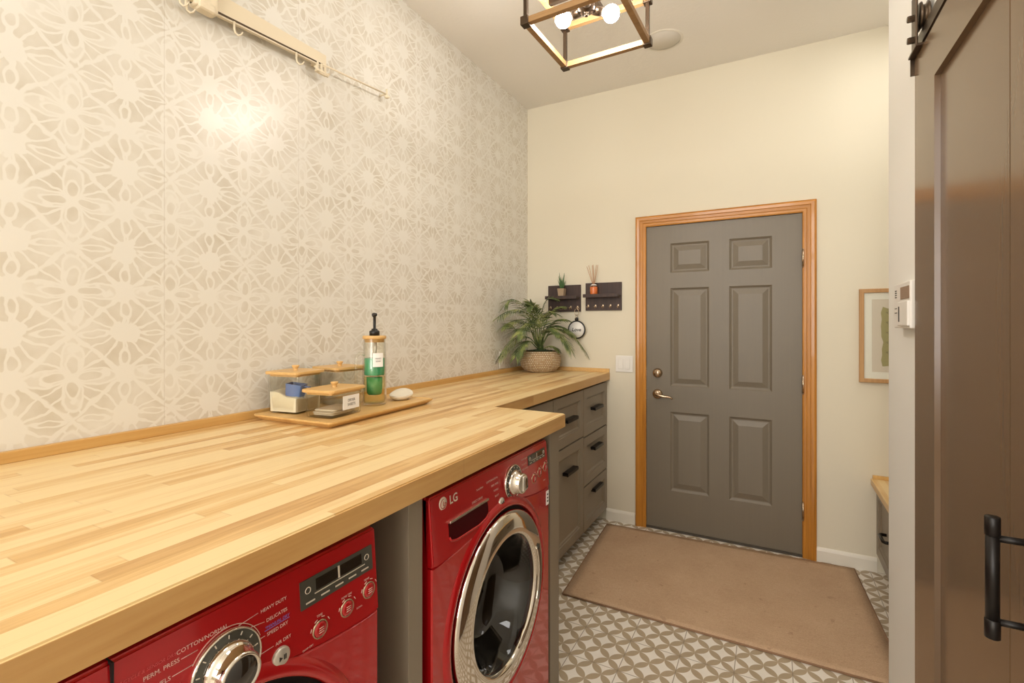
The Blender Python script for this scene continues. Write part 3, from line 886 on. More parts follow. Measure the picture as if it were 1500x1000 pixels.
def canister(label, cx_, cy_, hx, hy, h, rot):
    X_ = Matrix.Translation((cx_, cy_, 0)) @ Matrix.Rotation(math.radians(rot), 4, 'Z')
    t = thing('canister', label, 'canister', (cx_, cy_, ZT), 'square glass canisters with bamboo lids')
    z0 = ZT + 0.001; k = 0.93
    m = MB(X_)
    stack(m, [rl(hx * k - 0.004, hy * k - 0.004, 0.014, z0), rl(hx * k, hy * k, 0.016, z0 + 0.004), rl(hx, hy, 0.018, z0 + h - 0.012)], True, False, True)
    stack(m, [rl(hx * k - 0.007, hy * k - 0.007, 0.012, z0 + 0.004), rl(hx - 0.004, hy - 0.004, 0.015, z0 + h - 0.012)], True, False, True)
    obj('glass_body', m, M['glass'], t, label='clear glass body')
    m = MB(X_)
    e = 0.007
    stack(m, [rl(hx - 0.006, hy - 0.006, 0.014, z0 + h - 0.020), rl(hx - 0.006, hy - 0.006, 0.014, z0 + h - 0.012), rl(hx + e - 0.001, hy + e - 0.001, 0.021, z0 + h - 0.012), rl(hx + e, hy + e, 0.022, z0 + h - 0.010), rl(hx + e, hy + e, 0.022, z0 + h - 0.004), rl(hx + e - 0.002, hy + e - 0.002, 0.02, z0 + h - 0.002)])
    lid = obj('lid', m, M['bamboo'], t, label='bamboo lid')
    m = MB(X_); m.lathe([(0.009, 0), (0.008, 0.004), (0.0075, 0.008), (0.012, 0.013), (0.0135, 0.017), (0.012, 0.020), (0, 0.021)], (0, 0, z0 + h - 0.003), 'z', 24)
    obj('knob', m, M['bamboo'], lid)
    return t, X_, z0
G_ = 'square glass canisters with bamboo lids'
# tall left canister with powder and a scoop
t, X_, z0 = canister('tall glass canister half full of pale powder, with a blue scoop inside', 0.108, -2.150, 0.069, 0.072, 0.152, 9)
m = MB(X_)
n = 10
top = {}
bx, by = 0.0585, 0.0615
for i in range(n + 1):
    for j in range(n + 1):
        u, v = -1 + 2 * i / n, -1 + 2 * j / n
        zz = z0 + 0.052 + 0.030 * (-u * 0.5 + 0.5) * 0.9 + 0.003 * math.sin(5 * u + 3 * v) - 0.012 * math.exp(-((u - 0.2) ** 2 + v * v) * 4)
        top[i, j] = m.v((u * bx, v * by, zz))
for i in range(n):
    for j in range(n): m.face([top[i, j], top[i + 1, j], top[i + 1, j + 1], top[i, j + 1]], True)
rim = [top[i, 0] for i in range(n)] + [top[n, j] for j in range(n)] + [top[i, n] for i in range(n, 0, -1)] + [top[0, j] for j in range(n, 0, -1)]
bot = [m.v((v.co.x * 0.98, v.co.y * 0.98, z0 + 0.006)) for v in rim]
for i in range(len(rim)): m.face([rim[i], bot[i], bot[(i + 1) % len(rim)], rim[(i + 1) % len(rim)]])
m.face(bot)
o = obj('laundry_powder', m, M['powder'])
tag(o, 'pale laundry powder filling the tall left canister', 'powder', kind='stuff')
Xs = X_ @ Matrix.Translation((0.012, -0.012, z0 + 0.074)) @ Matrix.Rotation(math.radians(20), 4, 'Z') @ Matrix.Rotation(math.radians(8), 4, 'Y')
m = MB(Xs)
stack(m, [rl(0.026, 0.026, 0.005, -0.016), rl(0.030, 0.030, 0.006, 0.028), rl(0.027, 0.027, 0.005, 0.028), rl(0.024, 0.024, 0.005, -0.013)])
m.box(0.026, 0.05, -0.006, 0.006, 0.020, 0.024)
o = obj('scoop', m, M['scoop']); tag(o, 'blue plastic scoop lying on the powder in the left canister', 'scoop')
# rear canister
t, Xr, z0r = canister('tall empty-looking glass canister at the back of the tray, by the wall', 0.106, -1.940, 0.073, 0.075, 0.152, -4)
# low front canister
t, Xf, z0f = canister('low glass canister at the front of the tray with a white label', 0.292, -2.132, 0.063, 0.087, 0.099, 8)
lb = obj('label_plate', MB(Xf).box(0.0606, 0.0626, -0.030, 0.056, z0f + 0.022, z0f + 0.070, 0, M_=None), M['paper'], t, label='white paper label')
k = MB(Xf)
for i, w in enumerate(('DRYER', 'SHEETS')): k.text(w, 0.013, (lambda zz: (lambda a, b, d: (0.0628 + d, 0.013 + a, zz + b)))(z0f + 0.053 - i * 0.015))
obj('label_lettering', k, M['ink'], lb)
for i, (dx, dy, dz, rr) in enumerate([(0.0, 0.0, 0.006, 2), (0.006, -0.006, 0.0125, -5), (-0.004, 0.010, 0.019, 4)]):
    Xd = Xf @ Matrix.Translation((dx, dy, z0f + dz)) @ Matrix.Rotation(math.radians(rr), 4, 'Z')
    m = MB(Xd)
    stack(m, [rl(0.040, 0.060, 0.008, 0.0), rl(0.043, 0.063, 0.010, 0.002), rl(0.043, 0.063, 0.010, 0.004), rl(0.040, 0.060, 0.008, 0.006)])
    o = obj('dryer_sheet', m, M['sheet'])
    tag(o, ('bottom', 'middle', 'topmost')[i] + ' folded cream sheet of the stack inside the low front canister', 'dryer sheet', 'folded sheets in the low canister')

# pump bottle
BX, BY = 0.261, -1.903
t = thing('pump_bottle', 'tall glass pump bottle with a handle, green inside, standing on the tray', 'bottle', (BX, BY, ZT))
zb = ZT + 0.001
XB = Matrix.Translation((0, 0, zb)) @ Matrix.Diagonal((1, 1, 1.09, 1)) @ Matrix.Translation((0, 0, -zb))
R = 0.046
m = MB(XB).lathe([(0, 0), (R - 0.003, 0), (R, 0.004), (R, 0.10), (R * 0.99, 0.17), (R * 0.94, 0.215), (R * 0.90, 0.240)], (BX, BY, zb), 'z', 48)
m.lathe([(0, 0.008), (R - 0.006, 0.008), (R - 0.004, 0.014), (R - 0.004, 0.10), (R * 0.99 - 0.004, 0.17), (R * 0.94 - 0.004, 0.215), (R * 0.90 - 0.003, 0.240)], (BX, BY, zb), 'z', 48)
obj('glass_body', m, M['glass'], t, label='clear glass body')
view = Vector((BX - 1.668, BY + 3.354, 0)).normalized()
side = (Vector((-view.y, view.x, 0)) * 0.85 - view * 0.5).normalized()
hdl = [(0.0, 0.185), (0.022, 0.190), (0.034, 0.180), (0.037, 0.15), (0.037, 0.09), (0.033, 0.065), (0.018, 0.058), (0.0, 0.060)]
base = Vector((BX, BY, zb))
obj('handle', MB(XB).tube([base + side * (R * 0.96 + a) + Vector((0, 0, b)) for a, b in hdl], 0.0055, 12), M['glass'], t, label='clear glass loop handle')
obj('bamboo_stopper', MB(XB).lathe([(0, 0.228), (R * 0.84, 0.228), (R * 0.84, 0.240), (R * 0.98, 0.240), (R * 1.0, 0.243), (R * 1.0, 0.249), (R * 0.97, 0.252), (0, 0.252)], (BX, BY, zb), 'z', 40), M['bamboo'], t, label='bamboo stopper')
pm = MB(XB).lathe([(0, 0.252), (0.020, 0.252), (0.020, 0.268), (0.017, 0.271), (0.012, 0.272), (0.012, 0.277), (0.0055, 0.278), (0.0055, 0.322), (0.009, 0.324), (0.011, 0.327), (0.010, 0.334), (0, 0.336)], (BX, BY, zb), 'z', 28)
nz = Vector((0.62, -0.78, 0))
pm.tube([base + Vector((0, 0, 0.330)), base + nz * 0.020 + Vector((0, 0, 0.331)), base + nz * 0.032 + Vector((0, 0, 0.328)), base + nz * 0.036 + Vector((0, 0, 0.322))], 0.0052, 10)
obj('pump', pm, M['black'], t, label='black plastic pump head')
obj('dip_tube', MB(XB).tube([base + Vector((0, 0, 0.15)), base + Vector((0.004, 0.004, 0.25))], 0.006, 12), M['silver'], t)
obj('green_fill', MB(XB).lathe([(0, 0.108), (0.038, 0.108), (0.0395, 0.112), (0.0395, 0.168), (0.036, 0.170), (0, 0.170)], (BX, BY, zb), 'z', 40).lathe([(0, 0.036), (0.024, 0.036), (0.029, 0.042), (0.030, 0.050), (0.031, 0.100), (0, 0.100)], (BX, BY, zb), 'z', 40), M['green'], t, label='green fill')
obj('clear_liquid', MB(XB).lathe([(0, 0.009), (R - 0.0065, 0.009), (R - 0.0055, 0.014), (R - 0.0055, 0.103), (0, 0.104)], (BX, BY, zb), 'z', 40), M['yellow'], t, label='pale yellow liquid')
lab_c = Vector((0.80, -0.60, 0)).normalized(); a0 = math.atan2(lab_c.y, lab_c.x)
lm = MB(XB); ll = MB(XB)
pts = []
for k_ in range(9):
    a = a0 + 0.15 + (k_ / 8 - 0.5) * 0.9
    pts.append((math.cos(a) * (R + 0.0012), math.sin(a) * (R + 0.0012)))
for (ax, ay), (bx_, by_) in zip(pts, pts[1:]):
    lm.face([(BX + ax, BY + ay, zb + 0.140), (BX + bx_, BY + by_, zb + 0.140), (BX + bx_, BY + by_, zb + 0.190), (BX + ax, BY + ay, zb + 0.190)], True)
lo = obj('label_plate', lm, M['paper'], t, label='white paper label')
lf = lambda zz: (lambda u, v, d: (BX + math.cos(a0 + 0.15 + u / R) * (R + 0.0018), BY + math.sin(a0 + 0.15 + u / R) * (R + 0.0018), zb + zz + v))
obj('label_lettering', MB(XB).text('HAND', 0.008, lf(0.170)).text('SOAP', 0.008, lf(0.160)), M['ink'], lo)

# soap dish
m = MB().lathe([(0, 0.0), (0.030, 0.0), (0.046, 0.010), (0.052, 0.022), (0.0495, 0.0225), (0.043, 0.012), (0.028, 0.005), (0, 0.004)], (0.272, -1.757, ZT + 0.001), 'z', 40, 0.85, 1.1)
for v in m.bm.verts:
    d = (v.co.x - 0.272) * -0.7 + (v.co.y + 1.757) * 0.7
    if v.co.z > ZT + 0.012: v.co.z += max(0, d) * 0.35; v.co += Vector((-0.7, 0.7, 0)) * max(0, d - 0.03) * 0.8
o = obj('soap_dish', m, M['ceramic'])
tag(o, 'small white ceramic shell dish at the far end of the bamboo tray', 'dish')

# ------------------------------------------------------------------ potted palm
PX, PY = 0.195, -0.185
palm = thing('potted_palm', 'small potted palm in a woven basket pot in the counter corner', 'plant', (PX, PY, ZC))
zp = ZC + 0.001
m = MB().lathe([(0, 0), (0.095, 0), (0.112, 0.008), (0.138, 0.040), (0.149, 0.078), (0.147, 0.108), (0.132, 0.140), (0.124, 0.150), (0.118, 0.149), (0.124, 0.138), (0.132, 0.12), (0, 0.118)], (PX, PY, zp), 'z', 64)
for v in m.bm.verts:
    d = Vector((v.co.x - PX, v.co.y - PY, 0)); a = math.atan2(d.y, d.x)
    if d.length > 0.1: v.co += d.normalized() * 0.0015 * math.sin((v.co.z - zp) * 640)
obj('pot', m, M['basket'], palm, label='woven cream basket pot')
m = MB()
for k in range(260):
    a = random.random() * 2 * PI; r_ = 0.118 * math.sqrt(random.random())
    p = Vector((PX + r_ * math.cos(a), PY + r_ * math.sin(a), zp + 0.135 + 0.022 * (1 - r_ / 0.118)))
    s_ = 0.006 + random.random() * 0.006
    rr = bmesh.ops.create_icosphere(m.bm, subdivisions=1, radius=s_)
    for v in rr['verts']: v.co = p + v.co * (0.7 + random.random() * 0.6)
m.lathe([(0, 0.150), (0.06, 0.146), (0.120, 0.132), (0.120, 0.122)], (PX, PY, zp), 'z', 32)
o = obj('moss', m, M['moss'], palm)
fwd = Vector((-math.sin(math.atan2(382, 710)), math.cos(math.atan2(382, 710)), 0))
rgt = Vector((fwd.y, -fwd.x, 0))
root = Vector((PX, PY, zp + 0.13))
trunk = MB()
for k in range(9):
    a = 2 * PI * k / 9
    d = Vector((math.cos(a), math.sin(a), 0))
    trunk.tube([root + d * 0.016, root + d * 0.013 + Vector((0, 0, 0.06)), root + d * 0.020 + Vector((0, 0, 0.12))], 0.008, 8, radii=[0.011, 0.009, 0.006])
obj('trunk', trunk, M['stem'], palm, label='green sheathed stem')
# fronds: (sideways, up, towards far wall) points in metres from the stem foot
def zf(pts, k, k2=0.0):
    out = []
    for zx, zy in pts:
        sd_ = (zx - 515) * 0.000661; up_ = (640 - zy) * 0.000715
        out.append((sd_, up_, (0.68 * sd_ if sd_ < 0 else 0.0) + k * abs(sd_) + k2))
    return out
fr_def = [
    zf([(480, 560), (430, 300), (330, 160), (205, 105), (140, 160)], -0.05),
    zf([(470, 540), (400, 300), (310, 215), (190, 215), (75, 275)], -0.25),
    zf([(460, 540), (390, 370), (300, 305), (200, 320), (115, 365)], 0.0),
    zf([(500, 540), (510, 330), (545, 170), (585, 100), (650, 85)], -0.10),
    zf([(520, 540), (560, 360), (620, 240), (670, 190), (725, 170)], -0.20),
    zf([(520, 540), (570, 410), (640, 330), (700, 300), (760, 295)], -0.45),
    zf([(530, 560), (620, 420), (740, 400), (880, 470), (1000, 615)], -0.05),
    zf([(530, 570), (600, 450), (680, 430), (760, 490), (815, 590)], -0.75),
    zf([(480, 570), (390, 480), (270, 470), (160, 560), (80, 660)], 0.0),
    zf([(470, 580), (390, 510), (310, 530), (250, 640)], -0.6),
    zf([(540, 600), (600, 565), (660, 570), (700, 600)], -0.5),
    zf([(495, 540), (470, 330), (440, 200), (400, 130)], -0.15, -0.02),
    zf([(490, 540), (450, 380), (380, 330), (300, 390), (260, 440)], -0.7, -0.03),
    zf([(480, 560), (420, 420), (340, 380), (260, 400), (190, 350)], -0.3),
    zf([(505, 540), (500, 360), (470, 230), (430, 170), (370, 190)], -0.4, -0.04),
    zf([(525, 550), (590, 400), (680, 360), (760, 380), (840, 420)], -0.25),
    zf([(510, 540), (530, 330), (590, 230), (650, 230)], -0.6, -0.03),
    zf([(510, 540), (540, 440), (590, 390), (640, 390), (690, 430)], -1.1, -0.04),
]
def bez(P, t):
    Q_ = [P[0] * 2 - P[1]] + list(P) + [P[-1] * 2 - P[-2]]
    n_ = len(P) - 1
    x_ = min(max(t, 0.0), 1.0) * n_
    i_ = min(int(x_), n_ - 1); u_ = x_ - i_
    a, b, c, d = Q_[i_:i_ + 4]
    return 0.5 * (2 * b + (c - a) * u_ + (2 * a - 5 * b + 4 * c - d) * u_ ** 2 + (3 * b - a - 3 * c + d) * u_ ** 3)
def frond(P, width):
    m = MB()
    P = [root + rgt * p[0] + fwd * p[2] + Vector((0, 0, p[1])) for p in P]
    for p in P: p.x = max(p.x, 0.03); p.y = min(p.y, -0.03)
    start = root + Vector((0, 0, 0.02))
    line = [start] + [bez(P, k / 14) for k in range(15)]
    m.tube(line, 0.003, 6, radii=[0.005] + [0.0038 - 0.0028 * k / 14 for k in range(15)])
    n = 20
    for k in range(n):
        t = 0.22 + 0.78 * k / (n - 1)
        p = bez(P, t); tg = (bez(P, t + 0.02) - bez(P, t - 0.03)).normalized()
        sd = tg.cross(Vector((0, 0, 1)))
        if sd.length < 0.2: sd = tg.cross(fwd)
        sd.normalize()
        nrm = sd.cross(tg).normalized()
        L = width * (0.55 + 0.5 * math.sin(PI * min(1, t * 0.85 + 0.12))) * (0.9 + random.random() * 0.2)
        for sg in (-1, 1):
            d = (sd * sg * 0.80 + tg * (0.60 + 0.5 * t) + Vector((0, 0, -0.10 - random.random() * 0.15))).normalized()
            drop = Vector((0, 0, -1)) * L * (0.16 + random.random() * 0.16)
            w = (tg - d * tg.dot(d)).normalized() * (0.0034 + random.random() * 0.0010)
            fold = nrm * 0.0012
            rows = []
            for q, ww in ((0, 0.45), (0.3, 1.0), (0.65, 0.85), (1.0, 0.05)):
                c = p + d * L * q + drop * q * q
                c.x = max(c.x, 0.006); c.y = min(c.y, -0.006)
                rows.append((m.v(c - w * ww), m.v(c + fold), m.v(c + w * ww)))
            for A, B in zip(rows, rows[1:]):
                m.face([A[0], A[1], B[1], B[0]], True); m.face([A[1], A[2], B[2], B[1]], True)
    return m
for i, P in enumerate(fr_def):
    o = obj('frond', frond(P, 0.104 if i not in (10,) else 0.055), M['palm'], palm, recalc=False)

# ------------------------------------------------------------------ key shelves on the far wall
def key_shelf(label, x0, x1, z0, z1, tilt=0.0):
    t = thing('key_shelf', label, 'key holder', ((x0 + x1) / 2, 0, z0), 'dark wooden key shelves on the far wall')
    obj('back_board', MB().box(x0, x1, -0.012, 0, z0, z1, 0.001), M['walnut'], t)
    zs_ = z0 + 0.095
    obj('ledge', MB().box(x0 + 0.004, x1 - 0.008, -0.075, -0.012, zs_, zs_ + 0.012, 0.001), M['walnut'], t)
    obj('ledge_lip', MB().box(x0 + 0.004, x1 - 0.008, -0.081, -0.075, zs_ - 0.004, zs_ + 0.020, 0.001), M['walnut'], t)
    for k in range(5):
        hx = x0 + 0.022 + k * (x1 - x0 - 0.044) / 4
        hz = z0 + 0.030
        mm = MB().tube([(hx, -0.010, hz), (hx, -0.020, hz - 0.002), (hx, -0.027, hz - 0.010), (hx, -0.034, hz - 0.012), (hx, -0.040, hz - 0.006), (hx, -0.042, hz + 0.002)], 0.0026, 8)
        mm.box(hx - 0.005, hx + 0.005, -0.015, -0.012, hz - 0.010, hz + 0.012, 0.001)
        obj('hook', mm, M['nickel'], t, label='small metal hook')
    return t, zs_ + 0.012
t1, zsh = key_shelf('dark wooden key shelf behind the palm, holding a small aloe', 0.179, 0.437, 1.476, 1.672)
t2, zsh2 = key_shelf('dark wooden key shelf nearer the door, holding a reed diffuser', 0.474, 0.738, 1.482, 1.680)
# aloe
ax, ay = 0.303, -0.046
t = thing('potted_aloe', 'small aloe in a square beige pot on the left key shelf', 'plant', (ax, ay, zsh))
m = MB()
sq = lambda h, z, r_=0.004: [(ax + x, ay + y, z) for x, y in rrect(h, h, r_, 2)]
stack(m, [sq(0.021, zsh + 0.0005), sq(0.0265, zsh + 0.062), sq(0.0245, zsh + 0.062), sq(0.024, zsh + 0.054)])
obj('pot', m, M['clay'], t)
for k in range(13):
    a = k * 2.4; tilt = 0.10 + 0.36 * (k % 4) / 3
    L = 0.115 - 0.05 * (k % 4) / 3 + random.random() * 0.012
    d = Vector((math.cos(a) * tilt, math.sin(a) * tilt * 0.6, 1)).normalized()
    p = Vector((ax, ay, zsh + 0.054)) + Vector((math.cos(a), math.sin(a), 0)) * 0.006
    obj('leaf', MB().tube([p, p + d * L * 0.35, p + d * L * 0.7 + Vector((d.x, d.y, 0)) * 0.004, p + d * L + Vector((d.x, d.y, 0)) * 0.008], 0.006, 8, radii=[0.0065, 0.006, 0.0042, 0.0008], flat=0.6), M['aloe'], t)
# reed diffuser
dx_, dy_ = 0.548, -0.046
t = thing('reed_diffuser', 'round reed diffuser bottle of orange oil on the right key shelf', 'diffuser', (dx_, dy_, zsh2))
obj('bottle', MB().lathe([(0, 0.0005), (0.026, 0.0005), (0.029, 0.004), (0.029, 0.062), (0.026, 0.070), (0.012, 0.076), (0.011, 0.086), (0.013, 0.088), (0.009, 0.089), (0.009, 0.078)], (dx_, dy_, zsh2), 'z', 36), M['glass'], t, label='clear glass bottle')
obj('oil', MB().lathe([(0, 0.004), (0.025, 0.004), (0.0265, 0.007), (0.0265, 0.060), (0, 0.060)], (dx_, dy_, zsh2), 'z', 32), M['orange'], t, label='orange oil')
obj('collar', MB().lathe([(0.0135, 0.070), (0.020, 0.070), (0.021, 0.074), (0.0135, 0.078)], (dx_, dy_, zsh2), 'z', 28), M['paper'], t)
for k, (sx_, sy_) in enumerate([(-0.36, 0.05), (-0.22, -0.05), (-0.10, 0.1), (0.0, -0.08), (0.10, 0.05), (0.20, -0.02)]):
    p = Vector((dx_ + sx_ * 0.006, dy_, zsh2 + 0.062)); d = Vector((sx_, sy_, 1)).normalized()
    obj('reed', MB().tube([p - d * 0.0, p + d * 0.155], 0.0019, 6), M['reed'], t)
# key tag hanging from the last hook of the left shelf
hx, hz = 0.437 - 0.022, 1.476 + 0.030
t = thing('key_tag', 'round white black-rimmed key tag hanging from a hook of the left key shelf', 'key tag', (hx, -0.035, 1.278))
m = MB()
def ring(c, r_, rad, sx_=1.0, n=20, yaw=0.0):
    pts = [Vector((c[0] + r_ * sx_ * math.cos(a) * math.cos(yaw), c[1] + r_ * sx_ * math.cos(a) * math.sin(yaw), c[2] + r_ * math.sin(a))) for a in [2 * PI * k / n for k in range(n + 1)]]
    return pts, rad
cz_ = 1.344
pts, rad = ring((hx, -0.0365, 1.472), 0.026, 0.0018, 0.62)
m.tube(pts, rad, 6)
pts, rad = ring((hx, -0.0365, 1.435), 0.017, 0.0016, 0.6, yaw=1.2)
m.tube(pts, rad, 6)
pts, rad = ring((hx + 0.014, -0.038, 1.497), 0.010, 0.0022, 0.6); m.tube(pts, rad, 6)
obj('clasp', m, M['nickel'], t, label='metal clasp')
obj('tag_rim', MB().lathe([(0.058, 0.003), (0.066, 0.005), (0.068, 0.0), (0.066, -0.005), (0.058, -0.003)], (hx, -0.036, cz_), 'y', 48).lathe([(0, 0.005), (0.013, 0.005), (0.0145, 0), (0.013, -0.005), (0, -0.005)], (hx, -0.036, cz_ + 0.076), 'y', 24), M['black'], t, label='black rim and tab')
obj('tag_disc', MB().lathe([(0, 0.003), (0.060, 0.003), (0.060, -0.003), (0, -0.003)], (hx, -0.036, cz_), 'y', 48), M['white_plastic'], t, label='white disc')
obj('tag_lettering', MB().text('Love', 0.036, lambda u, v, d: (hx + u, -0.0395 - d, cz_ + v), shear=0.15, weight=0.0007), M['ink'], t, label='black lettering')

# light switch, outlet
t = thing('light_switch', 'white double rocker light switch plate between the counter end and the door', 'light switch', (0.754, 0, 1.05))
obj('plate', MB().box(0.694, 0.816, -0.007, 0, 1.050, 1.165, 0.003), M['white_plastic'], t)
for xc in (0.731, 0.779):
    r = obj('rocker', MB().box(xc - 0.0165, xc + 0.0165, -0.011, -0.006, 1.073, 1.141, 0.002), M['white_plastic'], t)
    obj('rocker_gap', MB().box(xc - 0.018, xc + 0.018, -0.0074, -0.006, 1.0715, 1.1425), M['speaker'], r)
t = thing('wall_outlet', 'cream outlet plate low on the wallpaper behind the palm', 'outlet', (0, -0.405, 1.075))
obj('plate', MB().box(0.0, 0.007, -0.442, -0.370, 1.078, 1.196, 0.003), M['white_plastic'], t)
for zc_ in (1.115, 1.158):
    r = obj('receptacle', MB().lathe([(0, 0.0095), (0.015, 0.0095), (0.0165, 0.006)], (0, -0.406, zc_), 'x', 24), M['white_plastic'], t)
    obj('slots', MB().box(0.009, 0.0098, -0.413, -0.411, zc_ - 0.004, zc_ + 0.005).box(0.009, 0.0098, -0.401, -0.399, zc_ - 0.004, zc_ + 0.005), M['black'], r)

# ------------------------------------------------------------------ rug
m = MB()
Q = [(0.662, -0.098), (0.722, -1.047), (2.128, -1.045), (2.072, -0.036)]
N = 24
def rp(a, b, z): 
    p0 = Vector(Q[0]).lerp(Vector(Q[3]), a); p1 = Vector(Q[1]).lerp(Vector(Q[2]), a)
    p = p0.lerp(p1, b); return (p.x, p.y, z)
grid = {(i, j): m.v(rp(i / N, j / N, 0.009 + 0.0008 * math.sin(i * 1.3) * math.sin(j * 0.9))) for i in range(N + 1) for j in range(N + 1)}
for i in range(N):
    for j in range(N): m.face([grid[i, j], grid[i + 1, j], grid[i + 1, j + 1], grid[i, j + 1]], True)
rim = [grid[i, 0] for i in range(N)] + [grid[N, j] for j in range(N)] + [grid[i, N] for i in range(N, 0, -1)] + [grid[0, j] for j in range(N, 0, -1)]
bt = [m.v((v.co.x, v.co.y, 0.0005)) for v in rim]
for i in range(len(rim)): m.face([rim[i], rim[(i + 1) % len(rim)], bt[(i + 1) % len(rim)], bt[i]])
m.face(bt)
o = obj('rug', m, M['rug']); tag(o, 'large plain tan rug on the patterned floor before the door', 'rug')
pts = [Vector((v.co.x, v.co.y, 0.006)) for v in []]
edge_line = MB().tube([rp(a, b, 0.006) for a, b in [(0, 0), (0.5, 0), (1, 0)]], 0.0042, 8).tube([rp(a, b, 0.006) for a, b in [(0, 1), (0.5, 1), (1, 1)]], 0.0042, 8).tube([rp(0, 0, 0.006), rp(0, 1, 0.006)], 0.0042, 8).tube([rp(1, 0, 0.006), rp(1, 1, 0.006)], 0.0042, 8)  # tubes along the rug edges, edge shadow put into their darker colour
obj('edge_shadow', edge_line, mat('rug_edge_shadow', (150, 116, 88), 0.9, vary=0.1), o, label='darker edge line, shadow put into its colour')

# ------------------------------------------------------------------ ceiling speaker and cage light
t = thing('ceiling_speaker', 'round flush speaker grille in the ceiling beyond the cage light', 'speaker', (1.105, -0.447, H))
obj('rim', MB().lathe([(0.098, -0.003), (0.108, -0.003), (0.112, 0.0)], (1.105, -0.447, H), 'z', 56), M['trim_white'], t)
obj('grille', MB().lathe([(0, -0.002), (0.098, -0.002), (0.099, 0.0)], (1.105, -0.447, H), 'z', 56), M['speaker'], t)

FXc, FYc, FZ0, FZ1, FH = 1.046, -1.575, 2.505, 2.672, 0.178
fx = thing('cage_light', 'square dark cage ceiling light with glowing bulbs', 'ceiling light', (FXc, FYc, H))
Xf_ = Matrix.Translation((FXc, FYc, 0)) @ Matrix.Rotation(math.radians(-2), 4, 'Z')
b = 0.011
obj('canopy', MB(Xf_).lathe([(0, -0.03), (0.055, -0.028), (0.062, -0.010), (0.064, 0)], (0, 0, H), 'z', 36), M['bronze'], fx)
obj('stem', MB(Xf_).tube([(0, 0, H - 0.02), (0, 0, FZ1 - 0.06)], 0.008, 12), M['bronze'], fx)
for zz in (FZ0, FZ1):
    for s_ in (-1, 1):
        obj('frame_bar', MB(Xf_).box(-FH, FH, s_ * FH - b, s_ * FH + b, zz - b, zz + b, 0.001), M['fix_wood'], fx)
        obj('frame_bar', MB(Xf_).box(s_ * FH - b, s_ * FH + b, -FH, FH, zz - b, zz + b, 0.001), M['fix_wood'], fx)
for sx_ in (-1, 1):
    for sy_ in (-1, 1):
        obj('frame_post', MB(Xf_).box(sx_ * FH - 0.007, sx_ * FH + 0.007, sy_ * FH - 0.007, sy_ * FH + 0.007, FZ0, FZ1), M['bronze'], fx)
        for zz in (FZ0, FZ1):
            obj('corner_block', MB(Xf_).box(sx_ * FH - 0.016, sx_ * FH + 0.016, sy_ * FH - 0.016, sy_ * FH + 0.016, zz - 0.016, zz + 0.016, 0.002), M['bronze'], fx)
obj('top_bar', MB(Xf_).box(-FH, FH, -0.009, 0.009, FZ1 - 0.009, FZ1 + 0.009).box(-0.009, 0.009, -FH, FH, FZ1 - 0.008, FZ1 + 0.008), M['bronze'], fx)
hubz = FZ0 + 0.055
obj('hub', MB(Xf_).lathe([(0, -0.030), (0.006, -0.028), (0.008, -0.022), (0.005, -0.016), (0.012, -0.012), (0.030, -0.008), (0.032, 0.0), (0.030, 0.018), (0.014, 0.024), (0.010, 0.06), (0.010, FZ1 - hubz), (0, FZ1 - hubz)], (0.012, -0.055, hubz), 'z', 32), M['bronze'], fx)
for ang in (172, 46, -68):
    a = math.radians(ang); d = Vector((math.cos(a), math.sin(a), 0))
    c0 = Vector((0.012, -0.055, hubz))
    bz = 0.0
    sk = obj('socket', MB(Xf_).tube([c0 + d * 0.01 , c0 + d * 0.030], 0.007, 10).tube([c0 + d * 0.030, c0 + d * 0.070], 0.016, 20), M['bronze'], fx)
    bl = MB(Xf_)
    c = c0 + d * 0.102
    rr = bmesh.ops.create_uvsphere(bl.bm, u_segments=20, v_segments=12, radius=0.031)
    for v in rr['verts']: v.co = v.co + c
    for f in bl.bm.faces: f.smooth = True
    obj('bulb', bl, M['bulb'], sk, label='glowing round bulb')

# ------------------------------------------------------------------ drying rack rail on the wallpaper wall
t = thing('drying_rail', 'cream wall-mounted drying rail with hooks high on the wallpapered wall', 'drying rack', (0.03, -2.3, 2.42))
m = MB()
yA, yB = -2.48, -1.955
fnr = lambda u, v, d: (0.030 + d, u, v)
m.prism([(yA, 2.418), (yB, 2.450), (yB, 2.492), (yA, 2.484)], fnr, 0.0, 0.014)
rail = obj('rail', m, M['rack'], t)
m = MB().prism([(yA, 2.406), (yB, 2.441), (yB, 2.447), (yA, 2.412)], fnr, 0.002, 0.0135)
obj('lower_lip', m, M['rack'], t)
obj('slot', MB().prism([(yA, 2.412), (yB, 2.446), (yB, 2.451), (yA, 2.419)], fnr, 0.004, 0.0150), M['bronze'], t)
for (yy, zz) in ((-2.455, 2.44), (-1.985, 2.455)):
    obj('wall_mount', MB().box(0.0, 0.032, yy - 0.012, yy + 0.012, zz - 0.012, zz + 0.012, 0.002), M['rack'], t)
m = MB().box(0.022, 0.062, -2.480, -2.405, 2.398, 2.560, 0.008, 3).box(0.026, 0.068, -2.472, -2.412, 2.392, 2.425, 0.012, 3)
obj('hinge_block', m, M['rack'], t)
def jhook(y, z):
    x = 0.048
    mm = MB().tube([(x, y, z + 0.006), (x, y, z - 0.020), (x + 0.002, y + 0.003, z - 0.032), (x + 0.010, y + 0.008, z - 0.040), (x + 0.020, y + 0.012, z - 0.038), (x + 0.026, y + 0.014, z - 0.030)], 0.0042, 8, flat=0.6)
    return obj('hook', mm, M['rack'], t)
for y, z in ((-2.345, 2.412), (-2.100, 2.428), (-2.500, 2.402), (-2.520, 2.412)): jhook(y, z)
m = MB().box(0.036, 0.058, -2.008, -1.955, 2.405, 2.416, 0.003)
